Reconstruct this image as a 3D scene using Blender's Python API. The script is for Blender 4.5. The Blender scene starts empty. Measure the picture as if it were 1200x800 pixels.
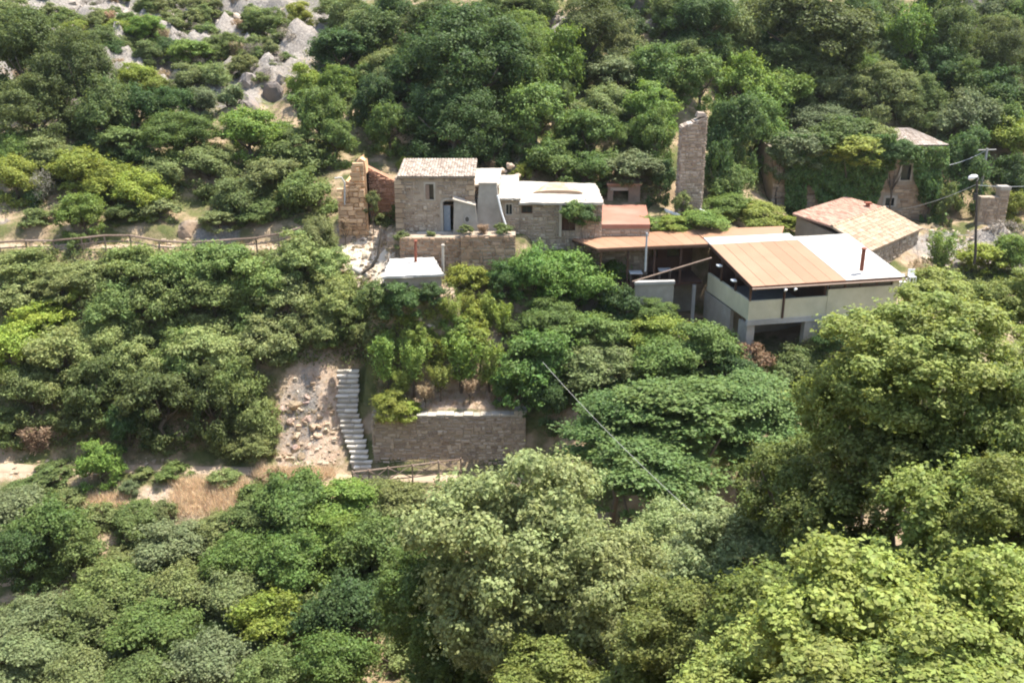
import bpy, bmesh, math, random
import numpy as np
from mathutils import Vector, noise as mnoise

R = math.radians
rnd = random.Random(7)
scene = bpy.context.scene
col = scene.collection

# ------------------------------------------------------------------ camera, sky, sun, exposure
FPX = 1152.0
PITCH = R(20)
CP, SP = math.cos(PITCH), math.sin(PITCH)
cam_d = bpy.data.cameras.new('camera')
cam_d.sensor_width = 36.0
cam_d.lens = 36.0 * FPX / 1200.0
cam_d.clip_start = 0.3
cam_d.clip_end = 1500
cam = bpy.data.objects.new('camera', cam_d)
cam.location = (0, 0, 0)
cam.rotation_euler = (R(90) - PITCH, 0, 0)
col.objects.link(cam)
scene.camera = cam

SUN_EL, SUN_AZ = R(69), R(68)          # azimuth measured from +Y (view direction) towards +X (right)
w = bpy.data.worlds.new('World')
scene.world = w
w.use_nodes = True
nt = w.node_tree
sky = nt.nodes.new('ShaderNodeTexSky')
sky.sky_type = 'NISHITA'
sky.sun_disc = False
sky.sun_elevation = SUN_EL
sky.sun_rotation = SUN_AZ
sky.air_density = 1.2
sky.dust_density = 2.0
bg = nt.nodes['Background']
bg.inputs['Strength'].default_value = 0.14
nt.links.new(sky.outputs[0], bg.inputs['Color'])
sun_d = bpy.data.lights.new('sun', 'SUN')
sun_d.energy = 4.3
sun_d.angle = R(0.53)
sun_d.color = (1.0, 0.95, 0.86)
sun = bpy.data.objects.new('sun', sun_d)
sdir = Vector((math.sin(SUN_AZ) * math.cos(SUN_EL), math.cos(SUN_AZ) * math.cos(SUN_EL), math.sin(SUN_EL)))
sun.rotation_euler = sdir.to_track_quat('Z', 'Y').to_euler()
sun.location = (30, 40, 60)
col.objects.link(sun)
vs = scene.view_settings
vs.view_transform = 'Standard'
vs.look = 'None'
vs.exposure = 1.42
vs.gamma = 1.0
scene.cycles.pixel_filter_type = 'BLACKMAN_HARRIS'
scene.cycles.filter_width = 2.0

# ------------------------------------------------------------------ pixel <-> world helpers (layout only)
def ray(px, py):
    u = (px - 600) / FPX
    v = (400 - py) / FPX
    return u, CP + SP * v, -SP + CP * v

def at(px, py, y):
    d = ray(px, py)
    t = y / d[1]
    return Vector((d[0] * t, y, d[2] * t))

def atz(px, py, z):
    d = ray(px, py)
    t = z / d[2]
    return Vector((d[0] * t, d[1] * t, z))

def project(x, y, z):
    f = y * CP - z * SP
    up = y * SP + z * CP
    return 600 + FPX * x / f, 400 - FPX * up / f, f

# ------------------------------------------------------------------ terrain height
NEAR = [(-60, 14), (-8, -1.0), (2, -1.9), (5, -7), (10, -13), (20, -22.5), (30, -30), (37, -34), (44, -35)]
HILL = [(105, -4), (125, 6), (160, 28), (260, 90)]
SEC_L = NEAR + [(50, -33.5), (54, -32), (57, -30.3), (58.8, -29.9), (60, -28.9), (64, -24.1), (68, -19.7), (69.3, -18.4),
                (71.3, -18.2), (71.9, -17.2), (75, -16.2), (80, -14), (90, -10)] + HILL
SEC_C = NEAR + [(50, -33.5), (54, -31.8), (55.6, -31.0), (57, -30.75), (59.0, -30.6), (59.45, -26.6), (61.5, -26.2), (63.2, -24.4), (66, -21.5),
                (67.6, -19.6), (68.4, -18.9), (69.6, -17.2), (75, -16.7), (80, -14.5), (90, -10)] + HILL
SEC_P = NEAR + [(50, -33), (54, -30.5), (58, -27), (60.5, -25), (62, -24.2), (66, -23.9), (69, -23.7),
                (71.6, -23.4), (72.1, -20.6), (72.6, -18.2), (74, -17.3), (77, -17), (82, -15), (90, -11)] + HILL
SEC_R = NEAR + [(50, -33), (56, -30), (62, -26), (66, -24), (70, -22.3), (76, -20.5), (82, -20), (88, -19.8), (92, -17.5),
                (105, -8), (125, 3), (160, 25), (260, 85)]
SEC_S = NEAR + [(50, -33.5), (54, -32), (55.6, -31.1), (57, -30.75), (58.2, -30.65), (63.7, -25.7), (66, -22.4), (68, -20.0), (69.3, -18.7),
                (71.3, -17.9), (71.9, -17.2), (75, -16.5), (80, -14.2), (90, -10)] + HILL
SECS = [(-90, SEC_L), (-12.8, SEC_L), (-11.5, SEC_S), (-9.45, SEC_S), (-8.9, SEC_C), (1.2, SEC_C), (4, SEC_P), (16, SEC_P), (25, SEC_R), (90, SEC_R)]

def ground(x, y):
    x = np.asarray(x, float)
    y = np.asarray(y, float)
    xs = np.array([s[0] for s in SECS])
    Z = np.stack([np.interp(y, [k[0] for k in s[1]], [k[1] for k in s[1]]) for s in SECS], 0)
    xc = np.clip(x, xs[0], xs[-1])
    i = np.clip(np.searchsorted(xs, xc, side='right') - 1, 0, len(xs) - 2)
    t = (xc - xs[i]) / (xs[i + 1] - xs[i])
    z0 = np.take_along_axis(Z, i[None], 0)[0]
    z1 = np.take_along_axis(Z, (i + 1)[None], 0)[0]
    z = z0 * (1 - t) + z1 * t
    raise_ = np.clip((x - 3) * 1.5, 0, 10.5) * np.clip((46 - y) / 18, 0, 1) * np.clip((y - 3) / 15, 0, 1) * np.clip((30 - x) / 12, 0, 1)
    # made ground round the flat roofed hut
    wx = np.clip(np.minimum(x + 10.2, -3.0 - x) / .9, 0, 1)
    wy = np.clip(np.minimum((y - 61.9) / 1.3, (69.5 - y) / 1.0), 0, 1)
    wt = wx * wy
    z = np.where(wt > 0, np.maximum(z, z * (1 - wt) + wt * -19.55), z)
    return z + raise_

def gz(x, y):
    return float(ground(np.array([x]), np.array([y]))[0])

YS = np.arange(38, 150, 0.12)
def hit(px, py, off=0.0, kr=0.0, ystart=38):
    """first point where the ray comes within off (+ kr per pixel of scale) of the ground on the far side"""
    d = ray(px, py)
    ys = YS if ystart == 38 else np.arange(ystart, 150, 0.12)
    t = ys / d[1]
    x, z = d[0] * t, d[2] * t
    f = ys * CP - z * SP
    g = ground(x, ys) + off + kr * f / FPX
    ok = np.nonzero(z <= g)[0]
    i = int(ok[0]) if len(ok) else len(ys) - 1
    return Vector((float(x[i]), float(ys[i]), float(z[i])))

# ------------------------------------------------------------------ object helpers
def tag(o, label=None, cat=None, group=None, kind=None):
    if label: o['label'] = label
    if cat: o['category'] = cat
    if group: o['group'] = group
    if kind: o['kind'] = kind
    return o

def thing(name, label, cat, loc, group=None, rz=0.0):
    o = bpy.data.objects.new(name, None)
    o.empty_display_size = 0.3
    o.location = loc
    o.rotation_euler = (0, 0, rz)
    col.objects.link(o)
    return tag(o, label, cat, group)

def link(name, mesh, parent=None):
    o = bpy.data.objects.new(name, mesh)
    col.objects.link(o)
    if parent is not None:
        o.parent = parent
    return o

class MB:
    """collects shapes in world (or root) space and links them as one mesh object"""
    def __init__(self):
        self.v, self.f, self.a = [], [], []
    def add(self, vs, fs, val=None):
        n = len(self.v)
        self.v += [tuple(p) for p in vs]
        val = rnd.random() if val is None else val
        for q in fs:
            self.f.append([i + n for i in q])
            self.a.append(val)
        return self
    def hexa(self, p, val=None):
        """8 points: bottom 4 ccw, top 4 ccw"""
        return self.add(p, [(3, 2, 1, 0), (4, 5, 6, 7), (0, 1, 5, 4), (1, 2, 6, 5), (2, 3, 7, 6), (3, 0, 4, 7)], val)
    def box(self, x0, x1, y0, y1, z0, z1, val=None):
        return self.hexa([(x0, y0, z0), (x1, y0, z0), (x1, y1, z0), (x0, y1, z0), (x0, y0, z1), (x1, y0, z1), (x1, y1, z1), (x0, y1, z1)], val)
    def fbox(self, O, e1, e2, e3, a, b, c, val=None):
        """box in a frame; a,b,c are (lo,hi) along e1,e2,e3"""
        P = lambda i, j, k: O + e1 * a[i] + e2 * b[j] + e3 * c[k]
        return self.hexa([P(0, 0, 0), P(1, 0, 0), P(1, 1, 0), P(0, 1, 0), P(0, 0, 1), P(1, 0, 1), P(1, 1, 1), P(0, 1, 1)], val)
    def prism(self, bottom, top, val=None):
        n = len(bottom)
        fs = [tuple(range(n))[::-1], tuple(range(n, 2 * n))]
        for i in range(n):
            j = (i + 1) % n
            fs.append((i, j, n + j, n + i))
        return self.add(list(bottom) + list(top), fs, val)
    def tube(self, pts, rad, seg=7, val=None):
        pts = [Vector(p) for p in pts]
        rads = rad if isinstance(rad, (list, tuple)) else [rad] * len(pts)
        vs, fs = [], []
        ref = Vector((0.31, 0.77, 0.55))
        for i, p in enumerate(pts):
            d = (pts[min(i + 1, len(pts) - 1)] - pts[max(i - 1, 0)]).normalized()
            a = d.cross(ref)
            if a.length < 1e-3: a = d.cross(Vector((1, 0, 0)))
            a.normalize()
            b = d.cross(a)
            for k in range(seg):
                t = 2 * math.pi * k / seg
                vs.append(p + (a * math.cos(t) + b * math.sin(t)) * rads[i])
        for i in range(len(pts) - 1):
            for k in range(seg):
                k2 = (k + 1) % seg
                fs.append((i * seg + k, i * seg + k2, (i + 1) * seg + k2, (i + 1) * seg + k))
        fs.append(tuple(range(seg))[::-1])
        fs.append(tuple(range((len(pts) - 1) * seg, len(pts) * seg)))
        return self.add(vs, fs, val)
    def mesh(self, name, mat, origin=None, smooth=False):
        me = bpy.data.meshes.new(name)
        vs = self.v
        if origin is not None:
            ox, oy, oz = origin
            vs = [(p[0] - ox, p[1] - oy, p[2] - oz) for p in vs]
        me.from_pydata(vs, [], self.f)
        at_ = me.attributes.new('v', 'FLOAT', 'FACE')
        at_.data.foreach_set('value', np.array(self.a, np.float32))
        if smooth:
            me.polygons.foreach_set('use_smooth', [True] * len(me.polygons))
        me.materials.append(mat)
        me.update()
        return me
    def build(self, name, mat, parent=None, smooth=False):
        """parent roots are never rotated: world coordinates minus the root's location"""
        org = None
        p = parent
        if p is not None:
            org = Vector((0, 0, 0))
            while p is not None:
                org = org + p.location
                p = p.parent
        return link(name, self.mesh(name, mat, org, smooth), parent)

# ------------------------------------------------------------------ materials
def new_mat(name):
    m = bpy.data.materials.new(name)
    m.use_nodes = True
    n = m.node_tree.nodes
    n.clear()
    return m, n, m.node_tree.links

def ramp(n, stops):
    r = n.new('ShaderNodeValToRGB')
    e = r.color_ramp.elements
    while len(e) < len(stops): e.new(0.5)
    for i, (p, c) in enumerate(stops):
        e[i].position = p
        e[i].color = (c[0], c[1], c[2], 1)
    return r

def surf(name, stops, scale=3.0, rough=0.85, use_attr=0.5, bump=0.3, bscale=18.0, detail=6, stain=0.0, stain_col=(0.2, 0.17, 0.13), stretch=None, objcol=False, spec=0.3):
    m, n, l = new_mat(name)
    out = n.new('ShaderNodeOutputMaterial')
    b = n.new('ShaderNodeBsdfPrincipled')
    l.new(b.outputs[0], out.inputs[0])
    tc = n.new('ShaderNodeTexCoord')
    src = tc.outputs['Object']
    if stretch:
        mp = n.new('ShaderNodeMapping')
        mp.inputs['Scale'].default_value = stretch
        l.new(src, mp.inputs[0])
        src = mp.outputs[0]
    no = n.new('ShaderNodeTexNoise')
    no.inputs['Scale'].default_value = scale
    no.inputs['Detail'].default_value = detail
    no.inputs['Roughness'].default_value = 0.65
    l.new(src, no.inputs['Vector'])
    at_ = n.new('ShaderNodeAttribute')
    at_.attribute_name = 'v'
    mx = n.new('ShaderNodeMix')
    mx.inputs[0].default_value = use_attr
    l.new(no.outputs[0], mx.inputs[2])
    l.new(at_.outputs['Fac'], mx.inputs[3])
    r = ramp(n, stops)
    l.new(mx.outputs[0], r.inputs[0])
    c = r.outputs[0]
    if stain > 0:
        n2 = n.new('ShaderNodeTexNoise')
        n2.inputs['Scale'].default_value = scale * 0.3
        n2.inputs['Detail'].default_value = 8
        l.new(src, n2.inputs['Vector'])
        r2 = ramp(n, [(0.48, (0, 0, 0)), (0.68, (1, 1, 1))])
        l.new(n2.outputs[0], r2.inputs[0])
        mu = n.new('ShaderNodeMath'); mu.operation = 'MULTIPLY'; mu.inputs[1].default_value = stain
        l.new(r2.outputs[0], mu.inputs[0])
        m2 = n.new('ShaderNodeMix'); m2.data_type = 'RGBA'
        l.new(mu.outputs[0], m2.inputs[0])
        l.new(c, m2.inputs[6])
        m2.inputs[7].default_value = (*stain_col, 1)
        c = m2.outputs[2]
    if objcol:
        oi = n.new('ShaderNodeObjectInfo')
        m3 = n.new('ShaderNodeMix'); m3.data_type = 'RGBA'; m3.blend_type = 'MULTIPLY'
        m3.inputs[0].default_value = 1
        l.new(c, m3.inputs[6]); l.new(oi.outputs['Color'], m3.inputs[7])
        c = m3.outputs[2]
    l.new(c, b.inputs['Base Color'])
    b.inputs['Roughness'].default_value = rough
    b.inputs['Specular IOR Level'].default_value = spec
    if bump > 0:
        n3 = n.new('ShaderNodeTexNoise')
        n3.inputs['Scale'].default_value = bscale
        n3.inputs['Detail'].default_value = 5
        l.new(src, n3.inputs['Vector'])
        bp = n.new('ShaderNodeBump')
        bp.inputs['Strength'].default_value = bump
        bp.inputs['Distance'].default_value = 0.05
        l.new(n3.outputs[0], bp.inputs['Height'])
        l.new(bp.outputs[0], b.inputs['Normal'])
    return m

M = {}
M['stone'] = surf('rubble_stone', [(0.1, (0.18, 0.132, 0.098)), (0.35, (0.29, 0.227, 0.165)), (0.65, (0.385, 0.31, 0.232)), (0.9, (0.49, 0.415, 0.32))], 2.5, use_attr=0.6, stain=0.35, stain_col=(0.22, 0.15, 0.1), objcol=True)
M['mortar'] = surf('lime_mortar', [(0.3, (0.25, 0.198, 0.145)), (0.7, (0.385, 0.312, 0.235))], 1.5, use_attr=0.1, stain=0.4, objcol=True)
M['white'] = surf('sunbleached_whitewash', [(0.3, (0.30, 0.262, 0.212)), (0.7, (0.44, 0.40, 0.342))], 1.2, use_attr=0.25, stain=0.65, stain_col=(0.36, 0.29, 0.22), bump=0.3)
M['paletile'] = surf('bleached_clay_tile', [(0.2, (0.20, 0.155, 0.12)), (0.5, (0.32, 0.26, 0.21)), (0.8, (0.41, 0.355, 0.30))], 2, use_attr=0.6, stain=0.3, stain_col=(0.42, 0.34, 0.26))
M['redtile'] = surf('red_clay_tile', [(0.2, (0.23, 0.12, 0.083)), (0.5, (0.32, 0.185, 0.13)), (0.85, (0.40, 0.27, 0.20))], 2, use_attr=0.6, stain=0.35, stain_col=(0.33, 0.22, 0.155))
M['tantile'] = surf('tan_clay_tile', [(0.2, (0.28, 0.185, 0.12)), (0.5, (0.38, 0.27, 0.18)), (0.85, (0.45, 0.34, 0.24))], 2, use_attr=0.6, stain=0.3, stain_col=(0.38, 0.29, 0.2))
M['orange'] = surf('orange_roof_sheet', [(0.3, (0.255, 0.132, 0.074)), (0.7, (0.305, 0.168, 0.100))], 0.8, rough=0.6, use_attr=0.45, stain=0.3, stain_col=(0.315, 0.195, 0.125), bump=0.08)
M['cream'] = surf('cream_plaster', [(0.3, (0.43, 0.39, 0.265)), (0.7, (0.54, 0.50, 0.355))], 1.3, use_attr=0.1, stain=0.6, stain_col=(0.36, 0.33, 0.24), bump=0.15)
M['concrete'] = surf('weathered_concrete', [(0.3, (0.28, 0.27, 0.25)), (0.7, (0.42, 0.40, 0.37))], 1.4, use_attr=0.2, stain=0.4, stain_col=(0.18, 0.17, 0.15), bump=0.25)
M['plaster'] = surf('grey_render', [(0.3, (0.26, 0.235, 0.2)), (0.7, (0.38, 0.345, 0.29))], 1.6, use_attr=0.1, stain=0.4, stain_col=(0.2, 0.16, 0.12), bump=0.3)
M['brown'] = surf('dark_brown_wood', [(0.3, (0.055, 0.028, 0.018)), (0.7, (0.11, 0.058, 0.036))], 4, use_attr=0.4, stretch=(1, 1, 0.2), bump=0.2)
M['wood'] = surf('weathered_wood', [(0.3, (0.16, 0.11, 0.08)), (0.7, (0.30, 0.22, 0.17))], 5, use_attr=0.4, bump=0.3)
M['bark'] = surf('bark', [(0.3, (0.06, 0.045, 0.032)), (0.7, (0.16, 0.125, 0.09))], 6, use_attr=0.0, stretch=(1, 1, 0.3), bump=0.6, bscale=14)
M['rust'] = surf('rusty_metal', [(0.3, (0.16, 0.05, 0.03)), (0.7, (0.28, 0.10, 0.06))], 4, use_attr=0.2, bump=0.2)
M['greymetal'] = surf('grey_metal', [(0.3, (0.32, 0.33, 0.34)), (0.7, (0.45, 0.46, 0.47))], 3, rough=0.5, use_attr=0.2, bump=0.05)
M['darkpole'] = surf('tarred_pole_wood', [(0.3, (0.035, 0.03, 0.026)), (0.7, (0.08, 0.07, 0.06))], 5, use_attr=0.2, bump=0.2)
M['whitepaint'] = surf('white_paint', [(0.3, (0.70, 0.70, 0.69)), (0.7, (0.82, 0.82, 0.80))], 2, rough=0.5, use_attr=0.2, bump=0.05)
M['bluegrey'] = surf('blue_grey_paint', [(0.3, (0.20, 0.24, 0.28)), (0.7, (0.28, 0.32, 0.36))], 3, rough=0.6, use_attr=0.2, bump=0.1)
M['terracotta'] = surf('terracotta_floor', [(0.3, (0.27, 0.125, 0.085)), (0.7, (0.36, 0.19, 0.135))], 1.5, use_attr=0.5, stain=0.3, stain_col=(0.38, 0.25, 0.19), bump=0.1)
M['rock'] = surf('limestone', [(0.25, (0.15, 0.13, 0.11)), (0.5, (0.27, 0.24, 0.205)), (0.75, (0.40, 0.365, 0.32))], 1.6, use_attr=0.35, stain=0.5, stain_col=(0.40, 0.27, 0.17), bump=0.7, bscale=5, objcol=True)
M['path'] = surf('pale_earth_path', [(0.3, (0.25, 0.185, 0.125)), (0.7, (0.37, 0.285, 0.20))], 0.9, use_attr=0.0, stain=0.4, stain_col=(0.38, 0.28, 0.18), bump=0.5, bscale=6)
M['palepath'] = surf('pale_limestone_track', [(0.3, (0.44, 0.36, 0.27)), (0.7, (0.58, 0.51, 0.41))], 0.9, use_attr=0.0, stain=0.4, stain_col=(0.50, 0.36, 0.22), bump=0.5, bscale=6)
M['surround'] = surf('limewashed_surround', [(0.3, (0.33, 0.29, 0.235)), (0.7, (0.44, 0.395, 0.33))], 2.0, use_attr=0.2, stain=0.4, bump=0.3)
M['whiteroof'] = surf('white_roof_coating', [(0.3, (0.37, 0.35, 0.315)), (0.7, (0.50, 0.48, 0.445))], 0.9, rough=0.8, use_attr=0.3, stain=0.75, stain_col=(0.29, 0.255, 0.21), bump=0.25)
M['step'] = surf('worn_step_stone', [(0.3, (0.40, 0.36, 0.30)), (0.7, (0.62, 0.57, 0.49))], 2.5, use_attr=0.5, stain=0.5, stain_col=(0.33, 0.27, 0.2), bump=0.5)
M['straw'] = surf('dry_straw', [(0.1, (0.34, 0.25, 0.12)), (0.5, (0.46, 0.35, 0.19)), (0.9, (0.55, 0.44, 0.26))], 1, use_attr=1.0, bump=0)

def glass_mat():
    m, n, l = new_mat('dark_window_glass')
    out = n.new('ShaderNodeOutputMaterial')
    b = n.new('ShaderNodeBsdfPrincipled')
    b.inputs['Base Color'].default_value = (0.03, 0.035, 0.035, 1)
    b.inputs['Roughness'].default_value = 0.15
    l.new(b.outputs[0], out.inputs[0])
    return m
M['glass'] = glass_mat()

def leaf_mat(name, translucency=0.38, attr_color=False):
    m, n, l = new_mat(name)
    out = n.new('ShaderNodeOutputMaterial')
    at_ = n.new('ShaderNodeAttribute'); at_.attribute_name = 'v'
    if attr_color:
        ca = n.new('ShaderNodeAttribute'); ca.attribute_name = 'tone'
        base = ca.outputs['Color']
    else:
        oi = n.new('ShaderNodeObjectInfo')
        base = oi.outputs['Color']
    hue = n.new('ShaderNodeMapRange')
    hue.inputs['To Min'].default_value = 0.470; hue.inputs['To Max'].default_value = 0.512
    l.new(at_.outputs['Fac'], hue.inputs['Value'])
    val = n.new('ShaderNodeMapRange')
    val.inputs['To Min'].default_value = 0.62; val.inputs['To Max'].default_value = 1.42
    # brightness follows another shuffle of the same number
    ml = n.new('ShaderNodeMath'); ml.operation = 'MULTIPLY'; ml.inputs[1].default_value = 7.31
    fr = n.new('ShaderNodeMath'); fr.operation = 'FRACT'
    l.new(at_.outputs['Fac'], ml.inputs[0]); l.new(ml.outputs[0], fr.inputs[0]); l.new(fr.outputs[0], val.inputs['Value'])
    hs = n.new('ShaderNodeHueSaturation')
    l.new(hue.outputs[0], hs.inputs['Hue']); l.new(val.outputs[0], hs.inputs['Value']); l.new(base, hs.inputs['Color'])
    b = n.new('ShaderNodeBsdfPrincipled')
    b.inputs['Roughness'].default_value = 0.6
    b.inputs['Specular IOR Level'].default_value = 0.22
    l.new(hs.outputs[0], b.inputs['Base Color'])
    tr = n.new('ShaderNodeBsdfTranslucent')
    h2 = n.new('ShaderNodeHueSaturation')
    h2.inputs['Hue'].default_value = 0.485; h2.inputs['Saturation'].default_value = 1.1; h2.inputs['Value'].default_value = 1.5
    l.new(hs.outputs[0], h2.inputs['Color']); l.new(h2.outputs[0], tr.inputs['Color'])
    mx = n.new('ShaderNodeMixShader'); mx.inputs[0].default_value = translucency
    l.new(b.outputs[0], mx.inputs[1]); l.new(tr.outputs[0], mx.inputs[2])
    l.new(mx.outputs[0], out.inputs[0])
    return m
M['leaf'] = leaf_mat('leaves')
M['leafmat'] = leaf_mat('undergrowth_leaves', attr_color=True)

def ground_mat():
    m, n, l = new_mat('hillside_ground')
    out = n.new('ShaderNodeOutputMaterial')
    b = n.new('ShaderNodeBsdfPrincipled'); b.inputs['Roughness'].default_value = 0.95; b.inputs['Specular IOR Level'].default_value = 0.1
    l.new(b.outputs[0], out.inputs[0])
    tc = n.new('ShaderNodeTexCoord')
    def nz(scale, detail=8, rough=0.6):
        q = n.new('ShaderNodeTexNoise'); q.inputs['Scale'].default_value = scale; q.inputs['Detail'].default_value = detail; q.inputs['Roughness'].default_value = rough
        l.new(tc.outputs['Object'], q.inputs['Vector']); return q.outputs[0]
    soil = ramp(n, [(0.3, (0.16, 0.11, 0.07)), (0.5, (0.27, 0.20, 0.125)), (0.7, (0.38, 0.29, 0.19))]); l.new(nz(0.7), soil.inputs[0])
    grass = ramp(n, [(0.3, (0.06, 0.075, 0.025)), (0.7, (0.14, 0.14, 0.055))]); l.new(nz(1.1), grass.inputs[0])
    msk = ramp(n, [(0.42, (0, 0, 0)), (0.56, (1, 1, 1))]); l.new(nz(0.35), msk.inputs[0])
    m1 = n.new('ShaderNodeMix'); m1.data_type = 'RGBA'
    l.new(msk.outputs[0], m1.inputs[0]); l.new(grass.outputs[0], m1.inputs[6]); l.new(soil.outputs[0], m1.inputs[7])
    ea = n.new('ShaderNodeAttribute'); ea.attribute_name = 'bare'
    es = n.new('ShaderNodeMath'); es.operation = 'MULTIPLY_ADD'; es.inputs[1].default_value = .9; es.inputs[2].default_value = -.45
    l.new(nz(1.3, 10, .7), es.inputs[0])
    e2 = n.new('ShaderNodeMath'); e2.operation = 'ADD'; l.new(es.outputs[0], e2.inputs[0]); l.new(ea.outputs['Fac'], e2.inputs[1])
    em = ramp(n, [(.4, (0, 0, 0)), (.62, (1, 1, 1))]); l.new(e2.outputs[0], em.inputs[0])
    ec = ramp(n, [(.3, (.30, .20, .135)), (.5, (.37, .275, .20)), (.68, (.44, .36, .28))]); l.new(nz(1.7, 10, .7), ec.inputs[0])
    m0 = n.new('ShaderNodeMix'); m0.data_type = 'RGBA'
    l.new(em.outputs[0], m0.inputs[0]); l.new(m1.outputs[2], m0.inputs[6]); l.new(ec.outputs[0], m0.inputs[7])
    m1 = m0
    rockc = ramp(n, [(0.3, (0.12, 0.105, 0.092)), (0.5, (.23, .205, .18)), (0.7, (0.37, 0.335, 0.29))]); l.new(nz(4.0, 12, .75), rockc.inputs[0])
    ra = n.new('ShaderNodeAttribute'); ra.attribute_name = 'rockiness'
    ad = n.new('ShaderNodeMath'); ad.operation = 'MULTIPLY_ADD'; ad.inputs[1].default_value = 0.9; ad.inputs[2].default_value = -0.42
    l.new(nz(0.8, 10, 0.7), ad.inputs[0])
    sm = n.new('ShaderNodeMath'); sm.operation = 'ADD'; l.new(ad.outputs[0], sm.inputs[0]); l.new(ra.outputs['Fac'], sm.inputs[1])
    rm = ramp(n, [(0.42, (0, 0, 0)), (0.58, (1, 1, 1))]); l.new(sm.outputs[0], rm.inputs[0])
    m2 = n.new('ShaderNodeMix'); m2.data_type = 'RGBA'
    l.new(rm.outputs[0], m2.inputs[0]); l.new(m1.outputs[2], m2.inputs[6]); l.new(rockc.outputs[0], m2.inputs[7])
    l.new(m2.outputs[2], b.inputs['Base Color'])
    bp = n.new('ShaderNodeBump'); bp.inputs['Strength'].default_value = 0.8; bp.inputs['Distance'].default_value = 0.25
    l.new(nz(2.5, 10, 0.7), bp.inputs['Height']); l.new(bp.outputs[0], b.inputs['Normal'])
    return m
M['ground'] = ground_mat()

# ------------------------------------------------------------------ terrain
def steps(*segs):
    out = []
    for a, b, s in segs:
        out += list(np.arange(a, b, s))
    out.append(segs[-1][1])
    return np.array(out)

gx = steps((-150, -60, 9), (-60, -40, 2), (-40, 44, 0.45), (44, 60, 2), (60, 150, 9))
gy = steps((-60, 0, 6), (0, 36, 1.0), (36, 112, 0.45), (112, 140, 2), (140, 320, 10))
GX, GY = np.meshgrid(gx, gy)
GZ = ground(GX.ravel(), GY.ravel()).reshape(GX.shape)
GZ[GY > 260] += (GY[GY > 260] - 260) * 0.5
ROCK = np.zeros_like(GZ)
def blob(cx, cy, rx, ry):
    return np.clip(1.3 - np.sqrt(((GX - cx) / rx) ** 2 + ((GY - cy) / ry) ** 2), 0, 1)
ROCK = np.maximum.reduce([blob(-34, 105, 22, 22) * 1.0, blob(-14.3, 60.8, 2.6, 4.0) * .55, blob(13, 118, 16, 9), blob(56, 112, 12, 12), blob(-12, 69, 3.4, 5) * .5, blob(38, 78, 9, 6) * .8, blob(-22, 71.5, 2, 1.5), blob(0,104,9,5)])
BARE = np.maximum.reduce([blob(-13.6, 60.8, 3.0, 4.2), blob(-11.2, 69.0, 4.4, 4.8), blob(-22, 55.5, 7, 2.2) * .6, blob(38, 77, 9, 6) * .8, blob(-32, 57.5, 10, 1.6) * .6, blob(-27, 96, 9, 8) * .7, blob(-4, 61, 5, 1.6), blob(-3.5, 64.5, 4.5, 2.5) * .8])
NZ = np.array([mnoise.fractal(Vector((a * 0.16, b * 0.16, 0.3)), 1.0, 2.0, 6) for a, b in zip(GX.ravel(), GY.ravel())]).reshape(GX.shape)
NR = np.array([mnoise.hetero_terrain(Vector((a * 0.35, b * 0.35, 4.3)), 0.7, 2.1, 6, 0.6) for a, b in zip(GX.ravel(), GY.ravel())]).reshape(GX.shape)
amp = np.where(GY > 76, 0.8, 0.22)
GZ = GZ + NZ * amp + (NR - NR.mean()) * ROCK * np.where(GY > 80, 1.4, 0.55)
nxg, nyg = len(gx), len(gy)
def land(x, y):
    i = min(max(int(np.searchsorted(gx, x)) - 1, 0), nxg - 2); j = min(max(int(np.searchsorted(gy, y)) - 1, 0), nyg - 2)
    a, b = (x - gx[i]) / (gx[i + 1] - gx[i]), (y - gy[j]) / (gy[j + 1] - gy[j])
    return float((GZ[j, i] * (1 - a) + GZ[j, i + 1] * a) * (1 - b) + (GZ[j + 1, i] * (1 - a) + GZ[j + 1, i + 1] * a) * b)
tm = bpy.data.meshes.new('hillside')
idx = np.arange(nxg * nyg).reshape(nyg, nxg)
quads = np.stack([idx[:-1, :-1], idx[:-1, 1:], idx[1:, 1:], idx[1:, :-1]], -1).reshape(-1, 4)
def np_mesh(me, V, Q):
    V = np.asarray(V, np.float32); Q = np.asarray(Q, np.int32)
    me.vertices.add(len(V)); me.vertices.foreach_set('co', V.ravel())
    me.loops.add(Q.size); me.loops.foreach_set('vertex_index', Q.ravel())
    me.polygons.add(len(Q))
    k = Q.shape[1]
    me.polygons.foreach_set('loop_start', np.arange(0, Q.size, k, dtype=np.int32))
    me.update(calc_edges=True)
np_mesh(tm, np.stack([GX.ravel(), GY.ravel(), GZ.ravel()], -1), quads)
ra = tm.attributes.new('rockiness', 'FLOAT', 'POINT')
ra.data.foreach_set('value', ROCK.ravel().astype(np.float32))
rb = tm.attributes.new('bare', 'FLOAT', 'POINT')
rb.data.foreach_set('value', BARE.ravel().astype(np.float32))
tm.polygons.foreach_set('use_smooth', np.ones(len(tm.polygons), bool))
tm.materials.append(M['ground'])
hill = link('hillside', tm)
tag(hill, kind='structure')

# ------------------------------------------------------------------ masonry and roofing helpers
Z3 = Vector((0, 0, 1))

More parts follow.
